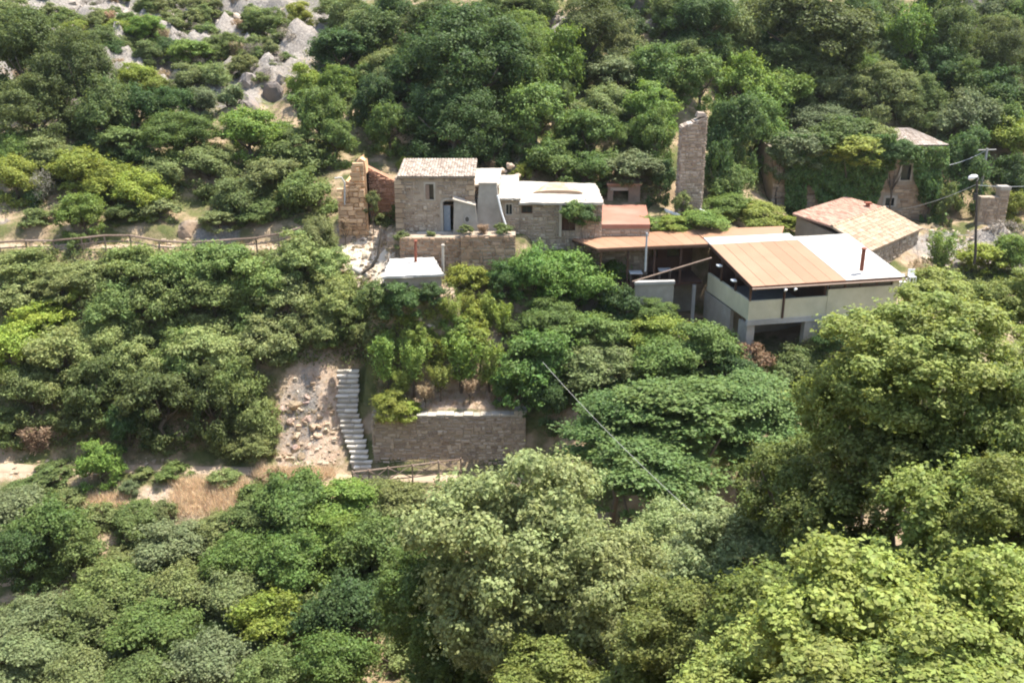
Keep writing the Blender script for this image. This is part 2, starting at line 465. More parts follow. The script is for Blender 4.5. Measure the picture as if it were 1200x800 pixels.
def wall_cells(mb, O, eu, en, W, H, thick, openings):
    """wall plane at O spanned by eu and z, solid going back along en, with rectangular openings (u0,u1,v0,v1)"""
    us = sorted({0.0, W, *[o[0] for o in openings], *[o[1] for o in openings]})
    vs_ = sorted({0.0, H, *[o[2] for o in openings], *[o[3] for o in openings]})
    for i in range(len(us) - 1):
        for j in range(len(vs_) - 1):
            cu, cv = (us[i] + us[i + 1]) / 2, (vs_[j] + vs_[j + 1]) / 2
            if any(o[0] < cu < o[1] and o[2] < cv < o[3] for o in openings): continue
            mb.fbox(O, eu, en, Z3, (us[i], us[i + 1]), (0, thick), (vs_[j], vs_[j + 1]), 0.5)

def rubble(mb, O, eu, en, W, H, openings=(), size=0.27, top=None, seed=1):
    """rubble stones standing proud of a wall face; en points out of the wall"""
    rr = random.Random(seed)
    v = 0.02
    while v < H - 0.06:
        h = rr.uniform(0.55, 1.15) * size * 0.9
        u = rr.uniform(-0.1, 0.02)
        while u < W - 0.05:
            wd = rr.choice((.6, .8, 1.0, 1.2, 1.7, 2.2)) * rr.uniform(.8, 1.2) * size
            u0, u1 = max(u, 0.01), min(u + wd, W - 0.01)
            v0, v1 = v + rr.uniform(-.06, .05), min(v + h + rr.uniform(-.07, .05), H - 0.01)
            v0 = max(v0, 0.0)
            u += wd + 0.03
            lim = top((u0 + u1) / 2) if top else H
            if u1 - u0 < 0.06 or v1 - v0 < 0.05 or v1 > lim + 0.05: continue
            if any(u1 > o[0] - .02 and u0 < o[1] + .02 and v1 > o[2] - .02 and v0 < o[3] + .02 for o in openings): continue
            d = rr.uniform(0.03, 0.085)
            g = 0.018
            j = lambda: rr.uniform(-0.05, 0.05)
            P = lambda a, b, c: O + eu * a + Z3 * b + en * c
            back = [P(u0, v0, -.01), P(u1, v0, -.01), P(u1, v1, -.01), P(u0, v1, -.01)]
            fr = [P(u0 + g + abs(j()), v0 + g + abs(j()), d + j() * .3), P(u1 - g - abs(j()), v0 + g + abs(j()), d + j() * .3),
                  P(u1 - g - abs(j()), v1 - g - abs(j()), d + j() * .3), P(u0 + g + abs(j()), v1 - g - abs(j()), d + j() * .3)]
            mb.add(back + fr, [(4, 5, 6, 7), (0, 1, 5, 4), (1, 2, 6, 5), (2, 3, 7, 6), (3, 0, 4, 7)], rr.random())
        v += h + 0.03
    return mb

def quoins(x0, x1, y, z0, z1, parent, colr, seed, mat='stone', sz=.34):
    """large corner stones up both edges of a wall facing the camera"""
    rr = random.Random(seed)
    for side, xe in ((1, x0), (-1, x1)):
        z, k = z0, 0
        while z < z1 - .2:
            h = rr.uniform(.8, 1.15) * sz
            h = min(h, z1 - z - .02)
            wd = (.62 if k % 2 else .38) * rr.uniform(.85, 1.2)
            a, b = (xe - .07, xe + wd) if side == 1 else (xe - wd, xe + .07)
            o = MB().box(a, b, y - .12 - rr.uniform(0, .03), y + (.4 if k % 2 else .6), z + .02, z + h - .02).build('quoin', M[mat], parent)
            q = rr.uniform(.85, 1.15)
            o.color = tuple(c * q for c in colr) + (1,)
            z += h; k += 1

def rough_slab(A, B, C, D, th, seed=0, sag=.05, n=14):
    """roof slab on A-B (eave), C-D (back) with worn uneven edges and a slightly wavy top"""
    rr = random.Random(seed)
    mb = MB()
    g = []
    for j in range(n + 1):
        for i in range(n + 1):
            s, t = i / n, j / n
            p = A.lerp(B, s).lerp(D.lerp(C, s), t)
            p = p.copy()
            p.z += sag * mnoise.noise(Vector((p.x * .9, p.y * .9, seed))) + .02 * mnoise.noise(Vector((p.x * 4, p.y * 4, seed)))
            if i in (0, n): p.x += rr.uniform(-.08, .08)
            if j in (0, n): p.y += rr.uniform(-.09, .09)
            g.append(p)
    idx = lambda i, j: j * (n + 1) + i
    for j in range(n):
        for i in range(n):
            mb.add([g[idx(i, j)], g[idx(i + 1, j)], g[idx(i + 1, j + 1)], g[idx(i, j + 1)]], [(0, 1, 2, 3)])
    rim = [idx(i, 0) for i in range(n)] + [idx(n, j) for j in range(n)] + [idx(i, n) for i in range(n, 0, -1)] + [idx(0, j) for j in range(n, 0, -1)]
    for a, b in zip(rim, rim[1:] + rim[:1]):
        mb.add([g[a], g[b], g[b] - Z3 * th, g[a] - Z3 * th], [(3, 2, 1, 0)], .3)
    mb.add([A - Z3 * th, B - Z3 * th, C - Z3 * th, D - Z3 * th], [(3, 2, 1, 0)])
    return mb

def barrel_tiles(mb, A, B, C, D, tw=0.22, tl=0.42, lift=0.03, seed=2):
    """rounded roof tiles on the quad A-B (eave) D-C (top edge)"""
    rr = random.Random(seed)
    n = (B - A).cross(D - A).normalized()
    if n.z < 0: n = -n
    nu = max(1, int((B - A).length / tw)); nv = max(1, int((D - A).length / (tl * .82)))
    for i in range(nu):
        for j in range(nv):
            def q(s, t): return (A * (1 - s) + B * s) * (1 - t) + (D * (1 - s) + C * s) * t
            s0, s1 = i / nu, (i + 1) / nu
            t0, t1 = j / nv - .01, min((j + 1.2) / nv, 1.0)
            rise0 = lift + rr.uniform(0.012, 0.04); rise1 = lift - 0.01
            vs = []
            js = rr.uniform(-.12, .12) / nu
            for t, rz in ((t0, rise0), (t1, rise1)):
                for k in range(5):
                    a = math.pi * k / 4
                    s = s0 + (s1 - s0) * (0.5 - 0.52 * math.cos(a)) + js * (1 - t)
                    vs.append(q(s, t) + n * (rz + 0.075 * math.sin(a)))
            mb.add(vs, [(k, k + 1, k + 6, k + 5) for k in range(4)] + [(0, 1, 2, 3, 4)], rr.random())
    return mb

# ================================================================== BUILDINGS
X, Yv = Vector((1, 0, 0)), Vector((0, 1, 0))

# ---- old stone house with pale tiled roof (H1)
def build_stone_house():
    x0, x1, y0, y1, zb, zt = -8.35, -2.75, 70.0, 74.4, -17.6, -13.05
    r = thing('stone_house', 'old two storey stone house with pale tiled roof and arched blue-grey door', 'house', ((x0 + x1) / 2, (y0 + y1) / 2, zb))
    W, H = x1 - x0, zt - zb
    wx0, wx1, wz0, wz1 = -6.2, -5.62, -14.6, -13.5
    dx0, dx1, dz0, dz1 = -4.98, -4.08, -16.95, -14.75
    ops = [(wx0 - x0, wx1 - x0, wz0 - zb, wz1 - zb), (dx0 - x0, dx1 - x0, dz0 - zb, dz1 - zb)]
    mb = MB()
    wall_cells(mb, Vector((x0, y0, zb)), X, Yv, W, H, 0.5, ops)
    mb.box(x0, x0 + .5, y0 + .5, y1, zb, zt); mb.box(x1 - .5, x1, y0 + .5, y1, zb, zt); mb.box(x0 + .5, x1 - .5, y1 - .5, y1, zb, zt)
    mb.build('wall', M['mortar'], r)
    st = MB()
    pad = [(o[0] - .2, o[1] + .2, o[2] - .1, o[3] + .22) for o in ops]
    rubble(st, Vector((x0, y0, zb)), X, -Yv, W, H, pad, 0.25, seed=11)
    rubble(st, Vector((x0, y1, zb)), -Yv, -X, y1 - y0, H, (), 0.25, seed=12)
    tag(st.build('wall_stones', M['stone'], r), kind='stuff')
    quoins(x0, x1, y0, zb + .5, zt - .05, r, (1.05, 1.0, .92), 15)
    # roof: sloping slab plus tiles
    z2 = zt + 0.45
    e = 0.22
    A, B, C, D = Vector((x0 + .15, y0 - e, zt)), Vector((x1 + .12, y0 - e, zt)), Vector((x1 + .12, y1 + .2, z2)), Vector((x0 + .15, y1 + .2, z2))
    up = Vector((0, 0, .12))
    rs = MB().prism([A, B, C, D], [A + up, B + up, C + up, D + up]).build('roof', M['paletile'], r)
    tag(barrel_tiles(MB(), A + up, B + up, C + up, D + up, 0.2, 0.42, 0.0, 21).build('roof_tiles', M['paletile'], rs), kind='stuff')
    # window
    wn = MB()
    for a, b, c, d in ((wx0 - .12, wx0, wz0 - .1, wz1 + .14), (wx1, wx1 + .12, wz0 - .1, wz1 + .14), (wx0, wx1, wz1, wz1 + .14), (wx0, wx1, wz0 - .1, wz0)):
        wn.box(a, b, y0 - .045, y0 + .3, c, d)
    wo = wn.build('window', M['surround'], r)
    wo.color = (1, 1, 1, 1)
    MB().box(wx0, wx1, y0 + .25, y0 + .28, wz0, wz1).build('pane', M['glass'], wo)
    MB().box(wx0 - .02, wx0 + .26, y0 - .06, y0 - .02, wz0, wz1 - .05).build('shutter', M['wood'], wo)
    # arched door surround
    sd = MB()
    sd.box(dx0 - .2, dx0, y0 - .05, y0 + .3, dz0, dz1 - .1); sd.box(dx1, dx1 + .14, y0 - .05, y0 + .3, dz0, dz1 - .1)
    cx, rad = (dx0 + dx1) / 2, (dx1 - dx0) / 2
    N = 8
    for k in range(N):
        a0, a1 = math.pi * k / N, math.pi * (k + 1) / N
        def pt(a, rr_, y): return (cx - rr_ * math.cos(a), y, dz1 - .12 + .55 * rr_ * math.sin(a))
        sd.hexa([pt(a0, rad, y0 - .05), pt(a1, rad, y0 - .05), pt(a1, rad, y0 + .3), pt(a0, rad, y0 + .3),
                 pt(a0, rad + .2, y0 - .05), pt(a1, rad + .2, y0 - .05), pt(a1, rad + .2, y0 + .3), pt(a0, rad + .2, y0 + .3)])
    dr = MB().box(dx0 + .02, dx0 + .50, y0 + .2, y0 + .25, dz0, dz1 - .35).build('door', M['bluegrey'], r)
    MB().box(dx0 + .42, dx0 + .46, y0 + .15, y0 + .2, dz0 + 1.0, dz0 + 1.14).build('handle', M['greymetal'], dr)
    MB().box(dx0, dx1, y0 + .2, y0 + .26, dz1 - .34, dz1 - .28).build('transom', M['wood'], dr)
    sd.build('door_surround', M['surround'], r)
    MB().box(dx0 - 1.9, dx1 + .1, y0 - .75, y0 - .06, dz0 - .16, dz0).build('doorstep', M['white'], r)
build_stone_house()

# ---- low house with the whitewashed roofs right of it (H2)
def build_low_house():
    y0 = 70.4
    zb = -17.6
    xr = lambda px, py=240: at(px, py, y0).x
    r = thing('low_house', 'low rambling stone house with flat white roofs and a grey oven chimney', 'house', (2.0, 72, zb))
    xa, xb, xc, xd = xr(546), xr(585), xr(609), xr(706)
    zl = at(600, 233, y0).z     # middle roof edge
    zr = at(650, 238, y0).z     # right roof edge
    w2 = (xr(592) , xr(601), at(596, 252, y0).z, at(596, 238, y0).z)
    w3 = (xr(611) , xr(624), at(617, 250, y0).z, at(617, 241, y0).z)
    mb = MB(); st = MB()
    op2 = [(w2[0] - xb, w2[1] - xb, w2[2] - zb, w2[3] - zb)]
    wall_cells(mb, Vector((xa, y0 + .5, zb)), X, Yv, xb - xa, at(555, 218, y0).z - zb, .4, [])
    wall_cells(mb, Vector((xb, y0 - .1, zb)), X, Yv, xc - xb, zl - zb, .4, op2)
    xe = xr(657)
    op3 = [(w3[0] - xc, w3[1] - xc, w3[2] - zb, w3[3] - zb), (xe - xc + .1, xe - xc + 1.1, .6, 2.6)]
    wall_cells(mb, Vector((xc, y0, zb)), X, Yv, xd - xc, zr - zb, .4, op3)
    mb.box(xd - .4, xd, y0 + .4, 75, zb, zr); mb.box(xa, xa + .4, y0 + .9, 75.2, zb, zl); mb.box(xa + .4, xd - .4, 74.6, 75, zb, zr)
    mb.build('wall', M['mortar'], r)
    rubble(st, Vector((xb, y0 - .1, zb)), X, -Yv, xc - xb, zl - zb, op2, .26, seed=31)
    rubble(st, Vector((xc, y0, zb)), X, -Yv, xd - xc, zr - zb, op3, .24, seed=32)
    rubble(st, Vector((xa, y0 + .5, zb)), X, -Yv, xb - xa, at(555, 218, y0).z - zb, (), .25, seed=33)
    tag(st.build('wall_stones', M['stone'], r), kind='stuff')
    fd = MB(); fd.box(xb + .3, xd - .02, y0 + .03, 74.8, -24.2, zb - .002); fd.build('foundation', M['mortar'], r)
    tag(rubble(MB(), Vector((xb + .3, y0 + .03, -24)), X, -Yv, xd - .32 - xb, 6.35, (), .3, seed=36).build('foundation_stones', M['stone'], r), kind='stuff')
    # roofs
    def slab(name, pts, th, m):
        pts = [Vector(p) for p in pts]
        return rough_slab(*pts, th, len(col.objects)).build(name, m, r)
    zt = at(555, 218, y0 + .5).z
    slab('roof', [(xa - .05, y0 + .35, zt + .06), (xb + .02, y0 + .35, zt + .06), (xb + .1, 75.4, zt + .5), (xa - .05, 75.4, zt + .5)], .14, M['white'])
    slab('roof', [(xb - .1, y0 - .35, zl + .1), (xc + .1, y0 - .35, zl + .1), (xc - .1, 75.6, zl + .8), (xb - .4, 75.6, zl + .8)], .14, M['white'])
    slab('roof', [(xc - .05, y0 - .3, zr + .1), (xd + .1, y0 - .3, zr + .1), (xd - .1, 75.6, zr + .42), (xc - .05, 75.6, zr + .62)], .16, M['white'])
    # rounded old tile patch rising out of the right roof
    pm = MB()
    cx, cy = xr(655), 73.4
    for k in range(12):
        for j in range(5):
            def p(a, s): 
                t = math.pi * a / 12
                return (cx - 1.9 * math.cos(t) * (1 - .1 * s), cy - 1.0 + .5 * s, zr + .3 + .24 * math.sin(t) * (1 - .02 * s) + .03 * s)
            pm.add([p(k, j), p(k + 1, j), p(k + 1, j + 1), p(k, j + 1)], [(0, 1, 2, 3)])
    ring = [(cx - 1.9 * math.cos(math.pi * a / 12), cy - 1.0, zr + .3 + .24 * math.sin(math.pi * a / 12)) for a in range(13)]
    pm.add(ring, [tuple(range(13))])
    pm.build('vault', M['tantile'], r).color = (1, 1, 1, 1)
    # windows
    for (a, b, c, d), mm in ((w2, M['white']), (w3, M['brown'])):
        f = MB(); yy = y0 - .1 if a == w2[0] else y0
        t = .07
        f.box(a, a + t, yy - .03, yy + .15, c, d); f.box(b - t, b, yy - .03, yy + .15, c, d)
        f.box(a + t, b - t, yy - .03, yy + .15, c, c + t); f.box(a + t, b - t, yy - .03, yy + .15, d - t, d)
        f.box((a + b) / 2 - .02, (a + b) / 2 + .02, yy + .02, yy + .1, c + t, d - t)
        wo = f.build('window', mm, r)
        MB().box(a + t, b - t, yy + .105, yy + .12, c + t, d - t).build('pane', M['glass'], wo)
    # door at the vine covered end, pale jamb
    MB().box(xe + .1, xe + 1.1, y0 + .2, y0 + .26, zb + .6, zb + 2.6).build('door', M['brown'], r)
    MB().box(xe - .1, xe + .09, y0 - .2, y0 - .04, zb + .2, zb + 2.75).build('door_jamb', M['white'], r)
    # oven block: grey tapering chimney stack + lower shoulder with a white cap
    x2, x3 = xr(562), xr(582)
    zc = at(570, 216, y0 - .6).z
    zs = at(545, 243, y0 - .9).z
    ch = MB().prism([(xr(556), y0 - .7, zb), (xr(590), y0 - .7, zb), (xr(590), y0 + .5, zb), (xr(556), y0 + .5, zb)],
                    [(x2, y0 - .55, zc), (x3, y0 - .55, zc), (x3, y0 + .45, zc), (x2, y0 + .45, zc)])
    chs = ch.build('chimney', M['plaster'], r)
    MB().box(x2 - .06, x3 + .06, y0 - .62, y0 + .5, zc + .002, zc + .1).build('chimney_cap', M['plaster'], chs)
    x4 = xr(533)
    ob = MB()
    ob.prism([(x4 - .1, y0 - 1.2, zb), (xr(562), y0 - 1.2, zb), (xr(562), y0 - .2, zb), (x4 - .1, y0 - .2, zb)],
             [(x4, y0 - 1.1, zs + .55), (xr(558), y0 - 1.1, zs + .1), (xr(558), y0 - .2, zs + .1), (x4, y0 - .2, zs + .7)])
    oo = ob.build('oven', M['plaster'], r)
    MB().prism([(x4 - .08, y0 - 1.18, zs + .56), (xr(558), y0 - 1.18, zs + .11), (xr(558), y0 - .15, zs + .14), (x4 - .08, y0 - .15, zs + .72)],
               [(x4 - .08, y0 - 1.18, zs + .66), (xr(558), y0 - 1.18, zs + .21), (xr(558), y0 - .15, zs + .26), (x4 - .08, y0 - .15, zs + .84)]).build('oven_cap', M['white'], oo)
    hx, hz = xr(548), at(548, 257, y0 - 1.2).z
    hb = MB()
    ringp = lambda rr_, yy: [(hx + rr_ * math.cos(k * math.pi / 4), yy, hz + 1.3 * rr_ * math.sin(k * math.pi / 4)) for k in range(8)]
    hb.add(ringp(.15, y0 - 1.215) + ringp(.2, y0 - 1.22), [(k, (k + 1) % 8, 8 + (k + 1) % 8, 8 + k) for k in range(8)])
    hb.build('oven_mouth_rim', M['concrete'], oo)
    hb2 = MB(); hb2.add(ringp(.15, y0 - 1.205), [tuple(range(8))]); hb2.build('oven_mouth_shade_disc', M['darkpole'], oo)  # flat dark disc painted in place of the hole's shade
    # white drain pipe leaning down the wall
    p0, p1, p2 = at(583, 229, y0 - .75), at(588, 250, y0 - .78), at(594, 268, y0 - .82)
    MB().tube([p0, p1, p2], .07, 8).build('drain_pipe', M['whitepaint'], r)
    # stone heap on the roof behind
build_low_house()

# ---- terrace wall below the stone house
def build_house_terrace():
    xa, xb = at(468, 285, 68.2).x, at(604, 285, 68.2).x
    zt, zb = -16.98, -20.4
    r = thing('terrace_wall', 'reddish brown stone terrace wall below the old stone house', 'wall', ((xa + xb) / 2, 68.6, zb))
    xs = at(540, 285, 68.2).x
    mb = MB().box(xa, xs, 68.2, 69.15, zb, zt)
    mb.box(xs, xb, 67.9, 69.1, zb, zt + .25)
    mb.build('wall', M['mortar'], r)
    st = rubble(MB(), Vector((xa, 68.2, zb)), X, -Yv, xs - xa, zt - zb, (), .28, seed=41)
    rubble(st, Vector((xs, 67.9, zb)), X, -Yv, xb - xs, zt - zb + .25, (), .3, seed=42)
    o = st.build('wall_stones', M['stone'], r); o.color = (.95, .78, .66, 1); tag(o, kind='stuff')
    fl = MB().box(xa - .5, xb, 69.16, 70.0, -18.5, -17.02).build('terrace_floor', M['path']); tag(fl, kind='structure')
build_house_terrace()

# ---- hut with a flat white roof below
def build_hut():
    z = -18.3
    a, b = atz(449, 324, z), atz(519, 321, z)
    c, d = atz(508, 301, z), atz(457, 303, z)
    r = thing('flat_roof_hut', 'small hut with a bright white flat roof below the stone house', 'hut', ((a.x + b.x) / 2, 66.5, -22.5))
    pts = [a, b, c, d]
    rough_slab(a, b, c, d, .16, 4).build('roof', M['whiteroof'], r)
    q = [a + Vector((.12, .15, -.162)), b + Vector((-.12, .15, -.162)), c + Vector((-.12, -.1, -.162)), d + Vector((.12, -.1, -.162))]
    MB().prism([Vector((p.x, p.y, -22.8)) for p in q], q).build('wall', M['mortar'], r)
    W = (q[1] - q[0]).length
    eu = (q[1] - q[0]).normalized(); eu.z = 0
    tag(rubble(MB(), Vector((q[0].x, q[0].y, -22.8)), eu, Vector((eu.y, -eu.x, 0)), W, 3.6, (), .28, seed=51).build('wall_stones', M['stone'], r), kind='stuff')
build_hut()

# ---- tall ruined stone pillar
def build_tower():
    y = 76.0
    a, b = at(794, 245, y).x, at(822, 245, y).x
    ta, tb = at(797, 150, y).x, at(826, 150, y).x
    zb = -17.8
    zl, zr = at(797, 150, y).z, at(822, 138, y).z
    r = thing('ruined_pillar', 'tall slender ruined stone pillar with a broken sloping top', 'ruin', ((a + b) / 2, y + .6, zb))
    D = 1.3
    MB().prism([(a, y, zb), (b, y, zb), (b, y + D, zb), (a, y + D, zb)], [(a + .03, y, zl), (b, y, zr), (b, y + D, zr), (a + .03, y + D, zl + .1)]).build('pillar', M['mortar'], r)
    W = b - a
    tp = lambda u: (zl + (zr - zl) * u / W) - zb
    st = rubble(MB(), Vector((a, y, zb)), X, -Yv, W, zr - zb, (), .26, tp, 61)
    rubble(st, Vector((a, y + D, zb)), -Yv, -X, D, zl - zb, (), .26, None, 62)
    rubble(st, Vector((b, y, zb)), Yv, X, D, zr - zb, (), .26, None, 63)
    o = st.build('wall_stones', M['stone'], r); o.color = (1.02, 1.0, 1.02, 1); tag(o, kind='stuff')
    cp = MB()
    n = 9
    for k in range(n):
        u0, u1 = k / n, (k + 1) / n
        za, zc_ = zl + (zr - zl) * u0 + rnd.uniform(.02, .12), zl + (zr - zl) * u1 + rnd.uniform(.02, .12)
        x0, x1 = a + W * u0 + .01, a + W * u1 - .01
        cp.hexa([(x0, y - .04, zl + (zr - zl) * u0 - .1), (x1, y - .04, zl + (zr - zl) * u1 - .1), (x1, y + D, zl + (zr - zl) * u1 - .1), (x0, y + D, zl + (zr - zl) * u0 - .1),
                 (x0, y - .04, za), (x1, y - .04, zc_), (x1, y + D, zc_), (x0, y + D, za)])
    cp.hexa([(b - .8, y + .1, zr + .0), (b - .05, y + .1, zr + .1), (b - .05, y + D - .2, zr + .1), (b - .8, y + D - .2, zr), (b - .7, y + .2, zr + .34), (b - .15, y + .15, zr + .3), (b - .2, y + D - .3, zr + .32), (b - .65, y + D - .3, zr + .36)])
    cp.build('coping', M['paletile'], r)
build_tower()

# ---- ruined orange earth wall left of the stone house
def build_ruin():
    y = 71.6
    r = thing('ruined_wall', 'crumbling sunlit orange tan stone wall left of the stone house', 'ruin', (at(415, 255, y).x, y, -17.6))
    rr = random.Random(5)
    mb = MB()
    prof = [(396, 244), (401, 224), (405, 212), (410, 215), (413, 196), (417, 190), (422, 186), (427, 189), (429, 204), (430, 235)]
    for i in range(len(prof) - 1):
        p, q = prof[i], prof[i + 1]
        A, B = at(p[0], p[1], y), at(q[0], q[1], y)
        dep = 1.0 + .5 * (i % 3)
        mb.prism([(A.x, y - rr.uniform(0, .2), -18.2), (B.x, y - rr.uniform(0, .2), -18.2), (B.x, y + dep, -18.2), (A.x, y + dep, -18.2)],
                 [(A.x, y + .1, A.z), (B.x, y + .1, B.z), (B.x, y + dep, B.z), (A.x, y + dep, A.z)])
    mb.build('wall', M['mortar'], r).color = (1.9, 1.4, 1.0, 1)  # bright tint: bleached stone, with sunlight put into the colour
    a, b = at(396, 240, y).x, at(429, 240, y).x
    def top(u):
        px = 396 + 33 * u / (b - a)
        return at(px, float(np.interp(px, [q[0] for q in prof], [q[1] for q in prof])), y).z + 18.2
    st = rubble(MB(), Vector((a, y - .15, -18.2)), X, -Yv, b - a, 6, (), .4, top, 71)
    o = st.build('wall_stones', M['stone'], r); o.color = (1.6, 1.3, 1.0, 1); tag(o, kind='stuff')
    # return wall, its shade put into the darker reddish tint
    c, d = at(430, 240, y + 1.2).x, at(466, 240, y + 1.2).x
    mb = MB().prism([(c, y + 1.2, -18), (d, y + 1.2, -18), (d, y + 2, -18), (c, y + 2, -18)], [(c, y + 1.2, -12.7), (d, y + 1.2, -13.9), (d, y + 2, -13.9), (c, y + 2, -12.7)])
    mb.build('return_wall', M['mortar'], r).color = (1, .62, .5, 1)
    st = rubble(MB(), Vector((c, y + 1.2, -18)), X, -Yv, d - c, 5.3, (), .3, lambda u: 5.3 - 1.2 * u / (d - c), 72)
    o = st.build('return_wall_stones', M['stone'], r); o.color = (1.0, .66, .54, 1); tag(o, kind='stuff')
build_ruin()

# ---- pavilion restaurant with the large orange roof
E1, E2 = Vector((.978, .208, 0)), Vector((-.208, .978, 0))
PO = Vector((15.7, 62.0, 0))
def build_pavilion():
    r = thing('terrace_pavilion', 'open sided pavilion with a broad orange and white roof over a cream parapet', 'pavilion', (20, 66, -23.9))
    L = 10.9
    zf, zk = -18.7, -17.55
    D = 8.0
    P = lambda u, v, z: Vector((PO.x + E1.x * u + E2.x * v, PO.y + E1.y * u + E2.y * v, z))
    roofz = lambda v: zf + (zk - zf) * v / D
    # panels
    n_or = 7
    wO = 6.75 / n_or
    def panel(u0, u1, v0, v1, m, off):
        th = .09
        b = [P(u0, v0, roofz(v0) + off), P(u1, v0, roofz(v0) + off), P(u1, v1, roofz(v1) + off), P(u0, v1, roofz(v1) + off)]
        mb = MB().prism(b, [p + Z3 * th for p in b])
        # standing seam
        q = [P(u1 - .03, v0, roofz(v0) + off + th), P(u1 - .004, v0, roofz(v0) + off + th), P(u1 - .004, v1, roofz(v1) + off + th), P(u1 - .03, v1, roofz(v1) + off + th)]
        mb.prism(q, [p + Z3 * .015 for p in q])
        return mb.build('roof_panel', m, r)
    for k in range(n_or):
        panel(k * wO, (k + 1) * wO - .01, -.25, 6.9, M['orange'], rnd.uniform(0, .012))
    wW = (L + .25 - 6.75) / 4
    for k in range(4):
        panel(6.75 + k * wW, 6.75 + (k + 1) * wW - .01, -.25, 7.5, M['whiteroof'], rnd.uniform(0, .012))
    b = [P(0, 6.91, roofz(6.91)), P(6.74, 6.91, roofz(6.91)), P(6.74, 8.2, roofz(8.0) + .02), P(0, 8.2, roofz(8.0) + .02)]
    MB().prism(b, [p + Z3 * .1 for p in b]).build('roof_flashing', M['whiteroof'], r)
    # underside and fascia
    mb = MB()
    b = [P(.05, -.2, zf - .14), P(L + .1, -.2, zf - .14), P(L + .1, 7.4, roofz(7.4) - .14), P(.05, 7.4, roofz(7.4) - .14)]
    mb.prism(b, [p + Z3 * .12 for p in b])
    mb.build('ceiling', M['brown'], r)
    for k in range(12):
        u = .3 + k * (L - .5) / 11
        b = [P(u - .05, -.1, zf - .3), P(u + .05, -.1, zf - .3), P(u + .05, 7.2, roofz(7.2) - .3), P(u - .05, 7.2, roofz(7.2) - .3)]
        MB().prism(b, [p + Z3 * .155 for p in b]).build('rafter', M['brown'], r)
    MB().fbox(P(0, -.26, zf), E1, E2, Z3, (-.02, L + .27), (-.04, 0), (-.16, .06)).build('fascia', M['brown'], r)
    fb = [P(-.06, -.26, zf - .16), P(-.02, -.26, zf - .16), P(-.02, 7, roofz(7) - .16), P(-.06, 7, roofz(7) - .16)]
    MB().prism(fb, [p + Z3 * .24 for p in fb]).build('fascia', M['brown'], r)
    MB().tube([P(-.05, -.36, zf - .1), P(L * .5, -.36, zf - .12), P(L + .25, -.36, zf - .14)], .06, 8).build('gutter', M['wood'], r)
    MB().tube([P(L + .12, -.36, zf - .16), P(L + .08, -.12, zf - .5), P(L + .08, -.1, -21.1)], .045, 7).build('downpipe', M['greymetal'], r)
    # floor, slab edge, parapets
    zfl = -21.0
    MB().fbox(P(0, 0, zfl), E1, E2, Z3, (.21, L), (.21, 7.6), (-.2, 0)).build('floor', M['concrete'], r)
    MB().fbox(P(0, 0, zfl - .28), E1, E2, Z3, (-.06, L + .1), (-.06, .2), (-.16, .2)).build('slab_edge', M['concrete'], r)
    MB().fbox(P(0, 0, -21.08), E1, E2, Z3, (0, 5.65), (0, .18), (0, 1.33)).build('parapet', M['cream'], r)
    MB().fbox(P(0, 0, -21.08), E1, E2, Z3, (5.65, L - .45), (-.03, .18), (0, 1.8)).build('parapet', M['cream'], r)
    MB().fbox(P(0, 0, -21.08), E1, E2, Z3, (0, .18), (.18, 7.0), (0, 1.33)).build('parapet', M['cream'], r)
    MB().fbox(P(0, 0, -21.08), E1, E2, Z3, (L - .45, L), (-.02, .35), (0, 2.24)).build('corner_pillar', M['cream'], r)
    MB().fbox(P(0, 0, -21.0), E1, E2, Z3, (L - .18, L), (.36, 7.4), (0, 2.3)).build('side_wall', M['cream'], r)
    MB().fbox(P(0, 0, -21.0), E1, E2, Z3, (0.2, L - .19), (7.2, 7.4), (0, 3.1)).build('back_wall', M['brown'], r)
    MB().fbox(P(0, 0, -21.0), E1, E2, Z3, (5.5, 5.62), (.2, 7.19), (0, 2.2)).build('partition', M['brown'], r)
    # posts
    for u, v in ((.07, .07), (2.45, -.05), (.07, 2.4), (.07, 4.8), (5.6, .3)):
        MB().fbox(P(u, v, 0), E1, E2, Z3, (-.06, .06), (-.06, .06), (-21.06 if v < 0 else -19.75, roofz(max(v, 0)) - .17)).build('post', M['brown'], r)
    # window band of the closed end
    for k in range(4):
        u0 = 5.75 + k * 1.17
        wf = MB()
        t = .05
        z0, z1 = -19.27, zf - .17
        wf.fbox(P(0, 0, 0), E1, E2, Z3, (u0, u0 + t), (.04, .12), (z0, z1)); wf.fbox(P(0, 0, 0), E1, E2, Z3, (u0 + 1.1, u0 + 1.1 + t), (.04, .12), (z0, z1))
        wf.fbox(P(0, 0, 0), E1, E2, Z3, (u0 + t, u0 + 1.1), (.04, .12), (z0, z0 + t)); wf.fbox(P(0, 0, 0), E1, E2, Z3, (u0 + t, u0 + 1.1), (.04, .12), (z1 - t, z1))
        wo = wf.build('window', M['brown'], r)
        MB().fbox(P(0, 0, 0), E1, E2, Z3, (u0 + t, u0 + 1.1), (.075, .085), (z0 + t, z1 - t)).build('pane', M['glass'], wo)
    # small flood lights under the eave
    for u, v in ((2.3, -.42), (3.0, -.42)):
        f = MB(); f.tube([P(u, v + .12, zf - .2), P(u + .04, v, zf - .33)], [.07, .13], 8); f.build('flood_light', M['whitepaint'], r)
    for v in (2.2, 4.7):
        f = MB(); f.fbox(P(-.3, v, roofz(v) - .55), E1, E2, Z3, (-.05, .25), (-.2, .2), (-.05, .05)); f.build('flood_light', M['whitepaint'], r)
    # flue
    fp = atz(1010, 312, -18.0)
    fl = MB().tube([fp - Z3 * .3, fp + Z3 * 1.15], .13, 10).build('flue_pipe', M['rust'], r)
